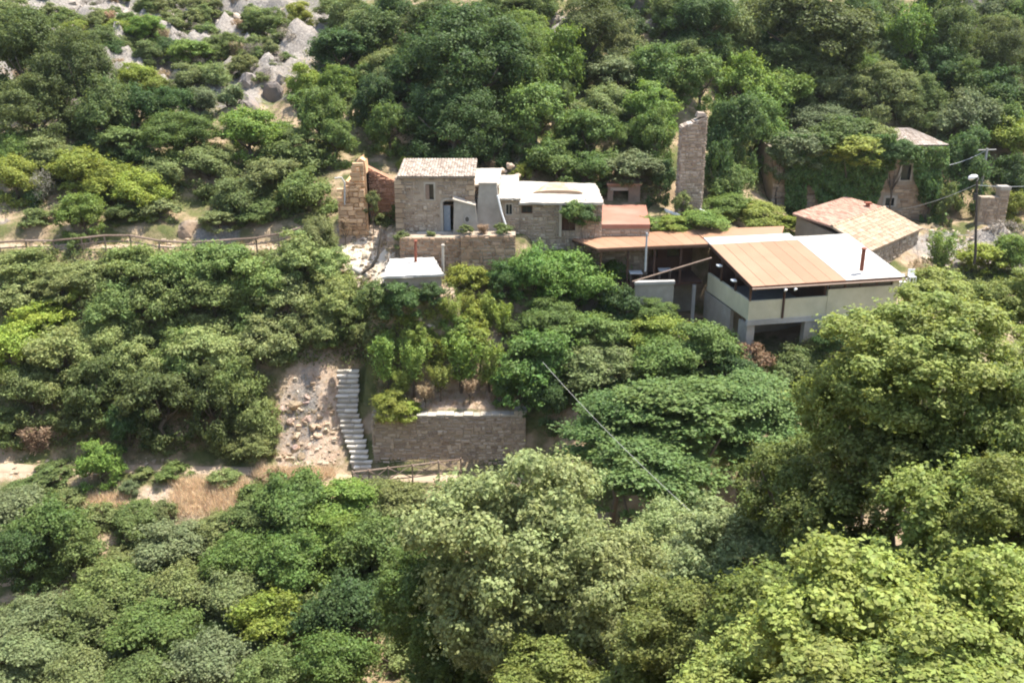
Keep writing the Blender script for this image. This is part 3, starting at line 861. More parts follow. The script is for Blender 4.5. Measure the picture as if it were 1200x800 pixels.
    MB().tube([fp + Z3 * 1.2, fp + Z3 * 1.26, fp + Z3 * 1.34], [.2, .19, .04], 10).build('flue_cap', M['rust'], fl)
    # undercroft
    zb = -24.6
    for u0, u1 in ((0, .55), (4.2, 4.7), (L - .5, L)):
        MB().fbox(P(0, 0, zb), E1, E2, Z3, (u0, u1), (.02, .5), (0, -21.44 - zb)).build('pier', M['plaster'], r)
    MB().fbox(P(0, 0, zb), E1, E2, Z3, (4.71, L - .51), (.1, .35), (0, -21.44 - zb)).build('undercroft_wall', M['plaster'], r)
    MB().fbox(P(0, 0, zb), E1, E2, Z3, (.02, .3), (.52, 1.4), (0, -21.44 - zb)).build('undercroft_wall', M['plaster'], r)
    MB().fbox(P(0, 0, zb), E1, E2, Z3, (.02, .3), (2.8, 7.4), (0, -21.22 - zb)).build('undercroft_wall', M['plaster'], r)
    MB().fbox(P(0, 0, zb), E1, E2, Z3, (.3, L), (4.5, 4.7), (0, -21.22 - zb)).build('undercroft_back_wall', M['concrete'], r)

    # --- left wing roof A
    z = -17.5
    A = Vector((6.0, 67.2, z)); B = P(-.1, 7.0, -17.58); C = Vector((20.6, 72.9, -17.25)); Dk = Vector((4.1, 71.0, -17.6))
    NP = 9
    B2 = P(-.1, 7.6, -17.5)
    for k in range(NP):
        s0, s1 = k / NP, (k + 1) / NP - .002
        a0, a1 = A.lerp(B, s0), A.lerp(B, s1)
        d0, d1 = Dk.lerp(Vector((13.6, 72.2, -17.35)), s0), Dk.lerp(Vector((13.6, 72.2, -17.35)), s1)
        pts = [a0, a1, d1, d0]
        MB().prism([p - Z3 * .1 for p in pts], pts).build('roof_panel', M['orange'], r)
    pts = [P(-.08, 8.22, -17.42), P(6.2, 8.22, -17.42), C, Vector((13.62, 72.2, -17.35))]
    MB().prism([p - Z3 * .1 for p in pts], pts).build('roof_panel', M['orange'], r)
    MB().prism([A - Z3 * .25, B - Z3 * .25, B - Z3 * .25 + E2 * .06, A - Z3 * .25 + E2 * .06], [A - Z3 * .102, B - Z3 * .102, B - Z3 * .102 + E2 * .06, A - Z3 * .102 + E2 * .06]).build('fascia', M['brown'], r)
    ee = (A - Dk).normalized(); nn = Vector((ee.y, -ee.x, 0)) * .05
    MB().prism([Dk - Z3 * .25, A - Z3 * .25, A - Z3 * .25 - nn, Dk - Z3 * .25 - nn], [Dk - Z3 * .102, A - Z3 * .102, A - Z3 * .102 - nn, Dk - Z3 * .102 - nn]).build('fascia', M['brown'], r)
    MB().prism([A + Z3 * -.2 + E2 * .1, B + Z3 * -.2 + E2 * .1, Vector((13.6, 72.0, -17.55)), Dk + Z3 * -.2 - E2 * .1],
               [A + Z3 * -.12 + E2 * .1, B + Z3 * -.12 + E2 * .1, Vector((13.6, 72.0, -17.47)), Dk + Z3 * -.12 - E2 * .1]).build('ceiling', M['brown'], r)
    for s in (.04, .28, .52, .76):
        p = A.lerp(B, s) + E2 * .15
        MB().box(p.x - .07, p.x + .07, p.y - .07, p.y + .07, -20.42, -17.72).build('post', M['brown'], r)
    zw = -20.45
    # floor of the wing, retaining face and back wall with openings
    f0 = [Vector((5.6, 67.0, zw)), Vector((13.9, 69.1, zw)), Vector((13.6, 72.1, zw)), Vector((4.2, 71.2, zw))]
    MB().prism([p - Z3 * .2 for p in f0], f0).build('floor', M['brown'], r)  # dark floor colour stands in for deep shade under the roof
    MB().prism([Vector((4.8, 69.6, -24.2)), Vector((13.7, 71.2, -24.2)), Vector((13.7, 71.5, -24.2)), Vector((4.8, 69.9, -24.2))],
               [Vector((4.8, 69.6, zw - .21)), Vector((13.7, 71.2, zw - .21)), Vector((13.7, 71.5, zw - .21)), Vector((4.8, 69.9, zw - .21))]).build('undercroft_back_wall', M['plaster'], r)
    for s in (.3, .62, .9):
        p = A.lerp(B, s) + E2 * .15
        MB().box(p.x - .12, p.x + .12, p.y - .12, p.y + .12, -24.2, zw - .21).build('pier', M['concrete'], r)
    bw = Vector((4.4, 70.9, zw)); eb = (Vector((13.6, 71.95, 0)) - Vector((4.4, 70.9, 0))); WB = eb.length; eb.normalize(); nb = Vector((-eb.y, eb.x, 0))
    mb = MB(); wall_cells(mb, bw, eb, nb, WB, 2.85, .2, [(5.0, 6.6, 1.1, 2.5), (7.3, 8.3, 1.1, 2.5)])
    mb.build('back_wall', M['brown'], r)
    # light ledge under the wing and grey wall below it
    a, b = at(744, 331, 66.6), at(792, 331, 66.9)
    MB().prism([(a.x, a.y, a.z - .2), (b.x, b.y + .3, b.z - .2), (b.x, b.y + .7, b.z - .2), (a.x, a.y + .5, a.z - .2)],
               [(a.x, a.y, a.z), (b.x, b.y + .3, b.z), (b.x, b.y + .7, b.z), (a.x, a.y + .5, a.z)]).build('ledge', M['concrete'], r)
    MB().prism([(a.x + .05, a.y + .1, -23.9), (b.x - .05, b.y + .4, -23.9), (b.x - .05, b.y + .65, -23.9), (a.x + .05, a.y + .45, -23.9)],
               [(a.x + .05, a.y + .1, a.z - .202), (b.x - .05, b.y + .4, b.z - .202), (b.x - .05, b.y + .65, b.z - .202), (a.x + .05, a.y + .45, a.z - .202)]).build('undercroft_wall', M['plaster'], r)
    # sloping pale rail in front of the dark opening
    MB().tube([at(741, 330, 66.2), at(834, 302, 67.4)], .055, 6).build('stair_rail', M['wood'], r)
    # grey pipe column
    p = at(756, 318, 66.3)
    MB().tube([p, p + Z3 * 1.3, p + Z3 * 2.75], .07, 8).build('pipe_column', M['greymetal'], r)
build_pavilion()

# pavilion furniture glimpsed in the shade: tables and chairs
def make_table(loc, label):
    t = thing('dining_table', label, 'table', loc, 'dining tables under the pavilion roof')
    l = Vector(loc)
    MB().box(l.x - .45, l.x + .45, l.y - .4, l.y + .4, l.z + .71, l.z + .75).build('table_top', M['whitepaint'], t)
    for sx in (-1, 1):
        for sy in (-1, 1):
            MB().box(l.x + sx * .38 - .03, l.x + sx * .38 + .03, l.y + sy * .33 - .03, l.y + sy * .33 + .03, l.z, l.z + .71).build('leg', M['wood'], t)
make_table((9.0, 68.9, -20.45), 'white table in the dark under the left wing roof, left one')
make_table((11.2, 69.6, -20.45), 'white table in the dark under the left wing roof, right one')

# ---- red tiled outbuilding behind the pavilion
def build_tile_house():
    C, Dq, B, A = Vector((27.1, 72.0, -18.95)), Vector((33.3, 78.0, -18.65)), Vector((22.3, 76.8, -17.2)), Vector((28.5, 82.8, -17.1))
    r = thing('tile_roof_house', 'low stone house with a red and tan clay tile roof behind the pavilion', 'house', (27.8, 77.5, -22.6))
    lift = Z3 * .42
    m0, m1 = C.lerp(B, .5) + lift, Dq.lerp(A, .5) + lift
    def quad(P0, P1, P2, P3, nm, mm, seed):
        pts = [P0, P1, P2, P3]
        o = MB().prism([p - Z3 * .12 for p in pts], pts).build('roof', mm, r)
        tag(barrel_tiles(MB(), P0, P1, P2, P3, .24, .45, 0.0, seed).build('roof_tiles', mm, o), kind='stuff')
    quad(C, Dq, m1, m0, 'roof', M['tantile'], 81)
    quad(B, A, m1, m0, 'roof', M['redtile'], 82)
    rt = MB()
    for k in range(22):
        p, q = m0.lerp(m1, k / 22), m0.lerp(m1, (k + 1.1) / 22)
        rt.tube([p + Z3 * .03, q + Z3 * .02], [.14, .11], 8)
    tag(rt.build('ridge_tiles', M['tantile'], r), kind='stuff')
    ins = .25
    ctr = (A + B + C + Dq) / 4
    cr = [C.lerp(ctr, .06), Dq.lerp(ctr, .06), A.lerp(ctr, .06), B.lerp(ctr, .06)]
    zb = -23.2
    wl = MB()
    n = 4
    for i in range(4):
        p, q = cr[i], cr[(i + 1) % 4]
        d = (q - p); d.z = 0; d.normalize(); nv = Vector((-d.y, d.x, 0)) * .4
        tp, tq = p - Z3 * .14, q - Z3 * .14
        s = d * .0
        wl.prism([Vector((p.x, p.y, zb)), Vector((q.x, q.y, zb)), Vector((q.x, q.y, zb)) + nv, Vector((p.x, p.y, zb)) + nv], [tp, tq, tq + nv, tp + nv])
    wl.build('wall', M['mortar'], r)
    d = (cr[1] - cr[0]); Wd = Vector((d.x, d.y, 0)).length; d.z = 0; d.normalize()
    st = rubble(MB(), Vector((cr[0].x, cr[0].y, zb)), d, Vector((d.y, -d.x, 0)), Wd, cr[1].z - .2 - zb, [(.9, 1.9, 1.6, 3.2)], .3, lambda u: cr[0].z - .2 + (cr[1].z - cr[0].z) * u / Wd - zb, 83)
    d2 = (cr[0] - cr[3]); W2 = Vector((d2.x, d2.y, 0)).length; d2.z = 0; d2.normalize()
    rubble(st, Vector((cr[3].x, cr[3].y, zb)), d2, Vector((d2.y, -d2.x, 0)), W2, 4.0, (), .3, None, 84)
    tag(st.build('wall_stones', M['stone'], r), kind='stuff')
    wp = Vector((cr[0].x, cr[0].y, zb)) + d * .95 + Vector((d.y, -d.x, 0)) * .03
    MB().fbox(wp, d, Vector((d.y, -d.x, 0)), Z3, (0, .9), (0, .03), (1.65, 3.15)).build('door', M['brown'], r)
    fp = at(1016, 249, 80.2)
    fl = MB().tube([fp - Z3 * .4, fp + Z3 * .75], .17, 9).build('flue_pipe', M['rust'], r)
    MB().box(fp.x - .26, fp.x + .26, fp.y - .26, fp.y + .26, fp.z + .76, fp.z + .86).build('flue_cap', M['rust'], fl)
build_tile_house()

# ---- ivy covered house
IVY = {}
def build_ivy_house():
    y0 = 86.0
    x0, x1 = at(906, 210, y0).x, at(1098, 210, y0).x
    zb = -21.2
    zt = at(1085, 176, y0).z
    r = thing('ivy_house', 'two storey stone house smothered in ivy with a hipped tile roof', 'house', ((x0 + x1) / 2, y0 + 4, zb))
    w1 = (at(1055, 210, y0).x, at(1066, 210, y0).x, at(1060, 211, y0).z, at(1060, 193, y0).z)
    w2 = (at(1037, 240, y0).x, at(1047, 240, y0).x, at(1042, 241, y0).z, at(1042, 232, y0).z)
    ops = [(w_[0] - x0, w_[1] - x0, w_[2] - zb, w_[3] - zb) for w_ in (w1, w2)]
    D = 8
    mb = MB()
    wall_cells(mb, Vector((x0, y0, zb)), X, Yv, x1 - x0, zt - zb, .5, ops)
    mb.box(x0, x0 + .5, y0 + .5, y0 + D, zb, zt); mb.box(x1 - .5, x1, y0 + .5, y0 + D, zb, zt); mb.box(x0 + .5, x1 - .5, y0 + D - .5, y0 + D, zb, zt)
    mb.build('wall', M['mortar'], r)
    st = rubble(MB(), Vector((x0, y0, zb)), X, -Yv, x1 - x0, zt - zb, [(o[0] - .25, o[1] + .25, o[2] - .15, o[3] + .2) for o in ops], .36, seed=91)
    o = st.build('wall_stones', M['stone'], r); o.color = (1.05, .95, .85, 1); tag(o, kind='stuff')
    for a, b, c, d in (w1, w2):
        f = MB()
        f.box(a - .22, a, y0 - .06, y0 + .3, c - .12, d + .2); f.box(b, b + .22, y0 - .06, y0 + .3, c - .12, d + .2)
        f.box(a, b, y0 - .06, y0 + .3, d, d + .2); f.box(a, b, y0 - .06, y0 + .3, c - .12, c)
        wo = f.build('window', M['surround'], r)
        MB().box(a, b, y0 + .22, y0 + .25, c, d).build('pane', M['glass'], wo)
    # upper storey block with hipped roof at the right
    xa, xb = at(1052, 176, y0 + .6).x, at(1103, 176, y0 + .6).x
    zu = at(1100, 173, y0 + .6).z + .25
    MB().box(xa, xb, y0 + .55, y0 + 6.5, zt - .6, zu).build('upper_storey', M['mortar'], r)
    e = .35
    xe0 = at(1034, 170, y0 + .6).x
    A, B, C, Dd = Vector((xe0, y0 + .2, zu)), Vector((xb + e, y0 + .2, zu)), Vector((xb + e, y0 + 7, zu)), Vector((xe0, y0 + 7, zu))
    R0, R1 = Vector((xe0 + 2.2, y0 + 3.6, zu + 1.0)), Vector((xb - 1.9, y0 + 3.6, zu + 1.0))
    ro = MB(); ro.add([A, B, C, Dd, R0, R1], [(0, 1, 5, 4), (1, 2, 5), (2, 3, 4, 5), (3, 0, 4), (3, 2, 1, 0)])
    roo = ro.build('roof', M['paletile'], r)
    tl = barrel_tiles(MB(), A, B, R1, R0, .26, .5, .0, 92)
    barrel_tiles(tl, B, C, R1 + Vector((0, .05, 0)), R1 - Vector((0, .05, 0)), .26, .5, .0, 93)
    tag(tl.build('roof_tiles', M['paletile'], roo), kind='stuff')
    IVY.update(dict(root=r, x0=x0, x1=x1, y0=y0, zb=zb, zt=zt, w=(w1, w2)))
build_ivy_house()

# ---- garden retaining wall and stairs
SY = 59.05
def build_garden_wall():
    xa, xb = at(437, 520, SY).x, at(616, 490, SY).x
    zt = at(520, 488, SY).z
    zb = -31.0
    r = thing('garden_retaining_wall', 'tall grey rubble retaining wall holding up the small garden terrace', 'wall', ((xa + xb) / 2, SY + .3, zb))
    mb = MB().box(xa, xb, SY, SY + .55, zb, zt)
    mb.box(xa, xa + .5, SY + .551, 63.5, zb + 1, zt + .1)
    mb.build('wall', M['mortar'], r)
    st = rubble(MB(), Vector((xa, SY, zb)), X, -Yv, xb - xa, zt - zb, (), .24, seed=101)
    rubble(st, Vector((xa, 63.5, zb + 1)), -Yv, -X, 63.5 - SY, zt - zb - 1, (), .27, seed=102)
    o = st.build('wall_stones', M['stone'], r); o.color = (.98, .97, .98, 1); tag(o, kind='stuff')
    rr = random.Random(3)
    x = xa
    while x < xb - .1:
        wd = min(rr.uniform(.35, .75), xb - x)
        if x + wd > at(500, 490, SY).x or rr.random() < .4:
            MB().box(x + .01, x + wd - .02, SY - .05, SY + .58, zt + .003, zt + rr.uniform(.07, .16)).build('coping_stone', M['surround'], r)
        x += wd
    # end pier at the right
    MB().box(xb - .75, xb + .05, SY - .06, SY + .75, zt + .17, zt + .42).build('end_block', M['surround'], r)
    # stairs beside it
    n = 20
    s = thing('stone_stairs', 'narrow flight of pale stone steps climbing beside the retaining wall', 'stairs', (xa - .8, 61, -30.3))
    yb, yt = 58.3, 63.6
    for k in range(n):
        t0 = k / n
        z = -30.35 + (k + 1) * (5.1 / n)
        yc = yb + (yt - yb) * t0
        xl = np.interp(t0, [0, .25, .5, 1], [at(413, 548, yb).x, at(405, 522, 59.6).x, at(396, 492, 60.9).x, at(397, 440, yt).x]) + rr.uniform(-.14, .1)
        xr_ = np.interp(t0, [0, .25, .5, 1], [at(436, 548, yb).x, at(429, 522, 59.6).x, at(420, 492, 60.9).x, at(422, 440, yt).x]) + rr.uniform(-.12, .08)
        ye = yb + (yt - yb) * (t0 + 1.4 / n)
        j = lambda a=.05: rr.uniform(-a, a)
        mb = MB()
        mb.hexa([(xl + .1, yc + .09, z - .8), (xr_ - .1, yc + .09, z - .8), (xr_ - .1, ye, z - .8), (xl + .1, ye, z - .8),
                 (xl + .1, yc + .09, z - .125), (xr_ - .1, yc + .09, z - .125), (xr_ - .1, ye, z - .125), (xl + .1, ye, z - .125)], .05)  # low value colours the riser dark to deepen its shade
        xm = (xl + xr_) / 2 + j(.2)
        for a, b in ((xl, xm - .012), (xm + .012, xr_)):
            d1, d2, h = j(), j(), j(.02)
            mb.hexa([(a + j(.03), yc + d1, z - .122), (b + j(.03), yc + d2, z - .122), (b, ye, z - .122), (a, ye, z - .122),
                     (a + j(.03), yc + d1, z + h), (b + j(.03), yc + d2, z + h + j(.015)), (b, ye, z + h), (a, ye, z + h)])
        mb.build('step', M['step'], s)
build_garden_wall()

# paths as separate sheets
def ribbon(name, pts, width, m, off=.06):
    mb = MB()
    V = []
    fine = []
    for (x, y), (x2, y2) in zip(pts[:-1], pts[1:]):
        n = max(2, int(math.hypot(x2 - x, y2 - y) / .3))
        fine += [(x + (x2 - x) * k / n, y + (y2 - y) * k / n) for k in range(n)]
    fine.append(pts[-1])
    for i, (x, y) in enumerate(fine):
        a, b = fine[max(i - 1, 0)], fine[min(i + 1, len(fine) - 1)]
        d = Vector((b[0] - a[0], b[1] - a[1], 0)).normalized()
        nrm = Vector((-d.y, d.x, 0))
        ww = width * (1 + .5 * mnoise.noise(Vector((x * .5, y * .5, 1))))
        for k in range(7):
            c = Vector((x, y, 0)) + nrm * ww * (k / 6 - .5)
            V.append((c.x, c.y, land(c.x, c.y) + (off if 0 < k < 6 else -.25)))
    F = []
    for i in range(len(fine) - 1):
        for k in range(6):
            F.append((i * 7 + k, (i + 1) * 7 + k, (i + 1) * 7 + k + 1, i * 7 + k + 1))
    mb.add(V, F)
    o = mb.build(name, M[m], smooth=True)
    return tag(o, kind='structure')
ribbon('path', [(-40, 57.9), (-30, 58.0), (-20, 57.9), (-14, 57.8), (-9, 57.9), (-3, 57.9), (2, 57.5)], 1.1, 'path')
ribbon('path', [(-44, 70.6), (-30, 70.5), (-18, 70.5), (-14, 70.4), (-12.2, 70.0)], 1.3, 'path')
p1, p2, p3, p4 = hit(413, 238), hit(420, 262), hit(440, 280), hit(468, 298)
ribbon('path', [(at(412, 240, 71.4).x, 71.0), (at(420, 258, 70).x, 69.7), (at(438, 276, 69.4).x, 69.2), (at(455, 300, 67.6).x, 67.6), (at(452, 312, 66.5).x, 66.0)], 3.0, 'palepath', .08)
ribbon('path', [(-38, 50.2), (-30, 50.4), (-24, 50.6)], 1.4, 'path')

# terracotta patio between low house and pillar
pz = -16.6
q = [atz(703, 263, pz), atz(762, 263, pz), atz(757, 240, pz), atz(706, 240, pz)]
pat = MB().prism([p - Z3 * .3 for p in q], q).build('terracotta_patio', M['terracotta'])
tag(pat, kind='structure')
pw = thing('patio_wall', 'rough stone wall carrying the front of the terracotta patio', 'wall', (q[0].x + 2, q[0].y, -24))
MB().prism([Vector((p.x, p.y, -24.2)) for p in (q[0] + Vector((.03, .05, 0)), q[1] + Vector((-.03, .05, 0)), q[1] + Vector((-.03, .6, 0)), q[0] + Vector((.03, .6, 0)))],
           [p + Z3 * -.303 for p in (q[0] + Vector((.03, .05, 0)), q[1] + Vector((-.03, .05, 0)), q[1] + Vector((-.03, .6, 0)), q[0] + Vector((.03, .6, 0)))]).build('wall', M['mortar'], pw)
tag(rubble(MB(), q[0] + Vector((.03, .05, -3.8)), X, -Yv, q[1].x - q[0].x - .06, 3.45, (), .28, seed=37).build('wall_stones', M['stone'], pw), kind='stuff')

# small stone shed by the patio
def build_shed():
    y = 79
    r = thing('stone_shed', 'small dark stone shed with a pale lintel behind the terracotta patio', 'shed', (at(730, 235, y).x, y + 1, -17.5))
    x0, x1 = at(712, 230, y).x, at(750, 230, y).x
    zt = at(730, 217, y).z; zb = -17.6
    mb = MB(); wall_cells(mb, Vector((x0, y, zb)), X, Yv, x1 - x0, zt - zb, .4, [(.45, 1.7, .3, zt - zb - .45)])
    mb.box(x0, x0 + .4, y + .4, y + 2.5, zb, zt); mb.box(x1 - .4, x1, y + .4, y + 2.5, zb, zt); mb.box(x0 + .4, x1 - .4, y + 2.1, y + 2.5, zb, zt)
    mb.build('wall', M['mortar'], r).color = (.8, .75, .75, 1)
    MB().box(x0 + .2, x1 - 1.0, y - .06, y + .36, zt - .44, zt - .2).build('lintel', M['white'], r)
    MB().box(x0 - .1, x1 + .1, y - .15, y + 2.6, zt + .003, zt + .13).build('roof', M['redtile'], r)
build_shed()

# bits around the pillar's foot
for (a, b, lab) in (((779, 246), (797, 253), 'white broken post lying left of the tall ruined pillar'), ((820, 246), (838, 254), 'white broken post lying right of the tall ruined pillar')):
    P0, P1 = at(*a, 75.2), at(*b, 74.6)
    o = MB().hexa([P0 + Vector(v) for v in ((0, -.12, -.1), (0, -.12, .1), (0, .12, .1), (0, .12, -.1))] + [P1 + Vector(v) for v in ((0, -.12, -.1), (0, -.12, .1), (0, .12, .1), (0, .12, -.1))]).build('broken_post', M['whitepaint'])
    tag(o, lab, 'post', 'white broken posts')

# ---- ruined pier at right
def build_pier_ruin():
    y = 84
    a, b = at(1147, 250, y).x, at(1179, 250, y).x
    zb = -20.6
    r = thing('ruined_pier', 'pale ruined stone wall end right of the lamp post', 'ruin', ((a + b) / 2, y, zb))
    z1, z2 = at(1150, 231, y).z, at(1172, 223, y).z
    mb = MB().box(a, b - .8, y, y + .7, zb, z1); mb.box(b - .799, b, y - .05, y + .8, zb, z2)
    mb.build('wall', M['mortar'], r)
    st = rubble(MB(), Vector((a, y, zb)), X, -Yv, b - a - .8, z1 - zb, (), .3, seed=111)
    rubble(st, Vector((b - .8, y - .05, zb)), X, -Yv, .8, z2 - zb, (), .3, seed=112)
    o = st.build('wall_stones', M['stone'], r); o.color = (1.05, 1, .95, 1); tag(o, kind='stuff')
    MB().box(b - .86, b + .05, y - .1, y + .85, z2 + .003, z2 + .3).build('coping', M['white'], r)
build_pier_ruin()

# ---- lamp post, far pole, cables
def build_lamp():
    y = 72.0
    top = at(1145, 212, y)
    bot = at(1143, 300, y)
    r = thing('lamp_post', 'dark wooden street lamp post with a white lamp head', 'lamp post', (bot.x, y, bot.z - .6))
    MB().tube([(bot.x, y, bot.z - .6), bot, (top.x, y, top.z)], [.11, .1, .075], 9).build('pole', M['darkpole'], r)
    h = at(1142, 208, y - .5)
    arm = MB().tube([top, top + Vector((0, -.2, .22)), h + Vector((.1, 0, .1))], .035, 6).build('lamp_arm', M['greymetal'], r)
    lh = MB().tube([h + Vector((.22, .05, .1)), h + Vector((.1, 0, .09)), h + Vector((-.15, -.02, .03)), h + Vector((-.36, -.04, -.06)), h + Vector((-.46, -.05, -.1))], [.05, .13, .2, .17, .05], 9)
    lh.build('lamp_head', M['whitepaint'], r, True)
    MB().box(top.x - .14, top.x + .14, y - .2, y - .08, top.z - 1.4, top.z - .9).build('meter_box', M['darkpole'], r)
    y2 = 87.2
    t2, b2 = at(1157, 174, y2), at(1151, 245, y2)
    r2 = thing('utility_pole', 'slim grey concrete utility pole in front of the dark trees', 'pole', (t2.x, y2, -21))
    MB().tube([(t2.x, y2, -20.8), (t2.x, y2, t2.z)], [.15, .1], 8).build('pole', M['concrete'], r2)
    MB().tube([(t2.x - .8, y2, t2.z - .15), (t2.x + .8, y2, t2.z - .1)], .05, 6).build('crossarm', M['concrete'], r2)
    return top, t2
ltop, ptop = build_lamp()
def cable(a, b, sag, rad, label, m='greymetal'):
    a, b = Vector(a), Vector(b)
    pts = [a.lerp(b, k / 24) - Z3 * sag * 4 * (k / 24) * (1 - k / 24) for k in range(25)]
    o = MB().tube(pts, rad, 5).build('cable', M[m])
    return tag(o, label, 'cable')
cable(ltop - Z3 * .3, at(1260, 212, 70), .25, .022, 'thin cable running right from the lamp post')
cable(ltop - Z3 * .25, at(1050, 246, 85.9), .3, .022, 'thin cable from the lamp post to the ivy house wall')
cable(ptop - Z3 * .1, at(1100, 195, 86.7), .3, .022, 'thin cable from the grey utility pole to the ivy house')
cable(ltop - Z3 * 4.1, at(1080, 267, 77.4), .12, .022, 'low slack cable between lamp post and tile roof house')
cable(at(636, 424, 57.5), at(815, 604, 37),   .25, .011, 'grey cable hanging over the big green plane tree', 'concrete')

# ---- timber fences
def beam(mb, a, b, t, val=None):
    a, b = Vector(a), Vector(b)
    return mb.tube([a, b], t, 6, val)
def left_fence():
    pts = [(-2, 284), (30, 282), (62, 282), (95, 279), (122, 276), (152, 276), (186, 282), (214, 284), (242, 283), (270, 281), (300, 279), (326, 274), (352, 267)]
    W = [at(px, py, 69.5) for px, py in pts]
    r = thing('rail_fence', 'long weathered timber rail fence along the upper path at left', 'fence', (W[6].x, W[6].y, W[6].z - .8))
    for i, p in enumerate(W):
        MB().tube([(p.x, p.y, p.z - 1.1), (p.x, p.y, p.z + .06)], .06, 6).build('post', M['wood'], r)
    for a, b in zip(W[:-1], W[1:]):
        beam(MB(), a, b, .075).build('rail', M['wood'], r)
        beam(MB(), a - Z3 * .45, b - Z3 * .45, .05).build('rail', M['wood'], r)
left_fence()
def cross_fence():
    y = 57.0
    pts = [(413, 553), (432, 551), (455, 548), (483, 545), (514, 541), (540, 538)]
    T = [at(a, b, y) for a, b in pts]
    r = thing('cross_braced_fence', 'rustic timber fence with crossed braces below the retaining wall', 'fence', (T[2].x, y, T[2].z - 1.0))
    for p in T:
        MB().tube([(p.x, p.y, p.z - 1.3), (p.x, p.y, p.z + .1)], .055, 6).build('post', M['wood'], r)
    for a, b in zip(T[:-1], T[1:]):
        beam(MB(), a, b, .05).build('rail', M['wood'], r)
        beam(MB(), a - Z3 * .85, b - Z3 * .85, .045).build('rail', M['wood'], r)
        o = Vector((0, -.06, 0))
        beam(MB(), a + o, b + o - Z3 * .85, .035).build('brace', M['wood'], r)
        beam(MB(), a - o - Z3 * .85, b - o, .035).build('brace', M['wood'], r)
cross_fence()

# posts around the white hut
for (px, py0, py1, y, rad, m, lab, nm) in (
        (487, 283, 309, 66.6, .11, 'rust', 'rusty brown post standing on the white flat roof', 'post'),
        (519, 288, 322, 66.2, .11, 'white', 'pale stubby post at the right corner of the white flat roof', 'post')):
    a, b = at(px, py1, y), at(px, py0, y)
    r = thing(nm, lab, 'post', a)
    MB().tube([a - Z3 * .3, a.lerp(b, .5), b], [rad, rad * .95, rad * .8], 8).build('shaft', M[m], r)
    MB().tube([a - Z3 * .02, a + Z3 * .12], [rad * 1.9, rad * 1.6], 8).build('foot', M['darkpole' if m == 'rust' else m], r)
    MB().tube([b, b + Z3 * .07, b + Z3 * .14], [rad * 1.3, rad * 1.3, rad * .4], 8).build('cap', M[m], r)
a = at(421, 318, 66.5)
o = MB().tube([a + Vector((-.5, 0, .25)), a, a + Vector((.5, .1, -.3))], [.12, .22, .16], 8).build('pale_rock', M['white']); tag(o, 'pale lump of stone beside the leaning dead trunk', 'rock')
o = MB().tube([at(424, 320, 66.4), at(436, 312, 66.4), at(443, 300, 66.5), at(446, 278, 66.6), at(447, 268, 66.6)], [.13, .11, .1, .07, .03], 7).build('dead_trunk', M['bark']); tag(o, 'bent bare dead trunk left of the white flat roof', 'dead tree')
# white pipe on ruin
o = MB().tube([at(392, 209, 71.2), at(400, 208, 71.3), at(404, 214, 71.3), at(404, 240, 71.2)], .06, 8).build('white_pipe', M['whiteroof']); tag(o, 'white bent pipe standing left of the orange ruined wall', 'pipe')

MARKS = [(92, 92, 'the upper left oak stand'), (212, 162, 'the broad green tree by the light fig'), (292, 158, 'the light green fig'), (378, 142, 'the conical tree'), (300, 105, 'the grey cliff'),
         (226, 62, 'the bush under the limestone'), (222, 264, 'the square boulder'), (97, 252, 'the lone sapling'), (415, 215, 'the orange ruin'), (556, 78, 'the biggest dark tree'),
         (650, 78, 'the leaning bright fig'), (690, 40, 'the rounded olive oak'), (810, 190, 'the ruined pillar'), (760, 15, 'the top cliff'), (946, 45, 'the largest right oak'), (1066, 50, 'the pointed pale tree'),
         (1118, 36, 'the tall corner oak'), (1010, 175, 'the ivy house'), (1080, 165, 'the hipped roof'), (1157, 200, 'the utility pole'), (728, 92, 'the grey green slope tree'), (830, 30, 'the top dark tree'),
         (190, 470, 'the tallest shaded tree'), (180, 350, 'the dark hearted bush'), (445, 300, 'the bent dead trunk'), (360, 480, 'the rocky bank'), (300, 270, 'the rail end'), (40, 282, 'the left rail end'),
         (118, 542, 'the young fig'), (60, 415, 'the wide olive bush'), (345, 300, 'the tall pale bush'), (230, 590, 'the golden grass'), (205, 640, 'the rounded blue bush'), (342, 590, 'the broad dark bush'),
         (62, 618, 'the dense left bush'), (600, 640, 'the silvery carob'), (330, 725, 'the yellowish bush'), (40, 725, 'the silvery left bush'), (960, 330, 'the pavilion roof'), (800, 490, 'the big plane tree'),
         (880, 420, 'the rust brown bush'), (630, 420, 'the layered tree'), (668, 330, 'the large feathery tree'), (510, 205, 'the pale tiled roof'), (150, 20, 'the limestone centre'), (270, 30, 'the right limestone')]
TONE = {'oak': 'olive oak', 'dark': 'dark evergreen', 'green': 'green leafy bush', 'bright': 'bright bush', 'yellow': 'yellowish bush', 'shrub': 'dull green bush', 'olive': 'pale olive bush', 'grey': 'bare grey bush',
        'blue': 'bluish green bush', 'straw': 'dry straw tuft'}
USED = set()
def place_label(px, py, desc, fallback, nmax=10):
    for mx_, my_, nm in sorted(MARKS, key=lambda m: (m[0] - px) ** 2 + (m[1] - py) ** 2)[:nmax]:
        dx, dy = px - mx_, py - my_
        far = math.hypot(dx, dy)
        w_ = ('left of' if dx < 0 else 'right of') if abs(dx) > 2.2 * abs(dy) else ('above' if dy < 0 else 'below') if abs(dy) > 2.2 * abs(dx) else (('up' if dy < 0 else 'down') + ' and ' + ('left' if dx < 0 else 'right') + ' from')
        q = 'close ' if far < 22 else 'just ' if far < 45 else '' if far < 100 else 'some way '
        lab = f'{desc} {q}{w_} {nm}'
        if lab not in USED and len(lab.split()) <= 16:
            USED.add(lab)
            return lab
    return fallback
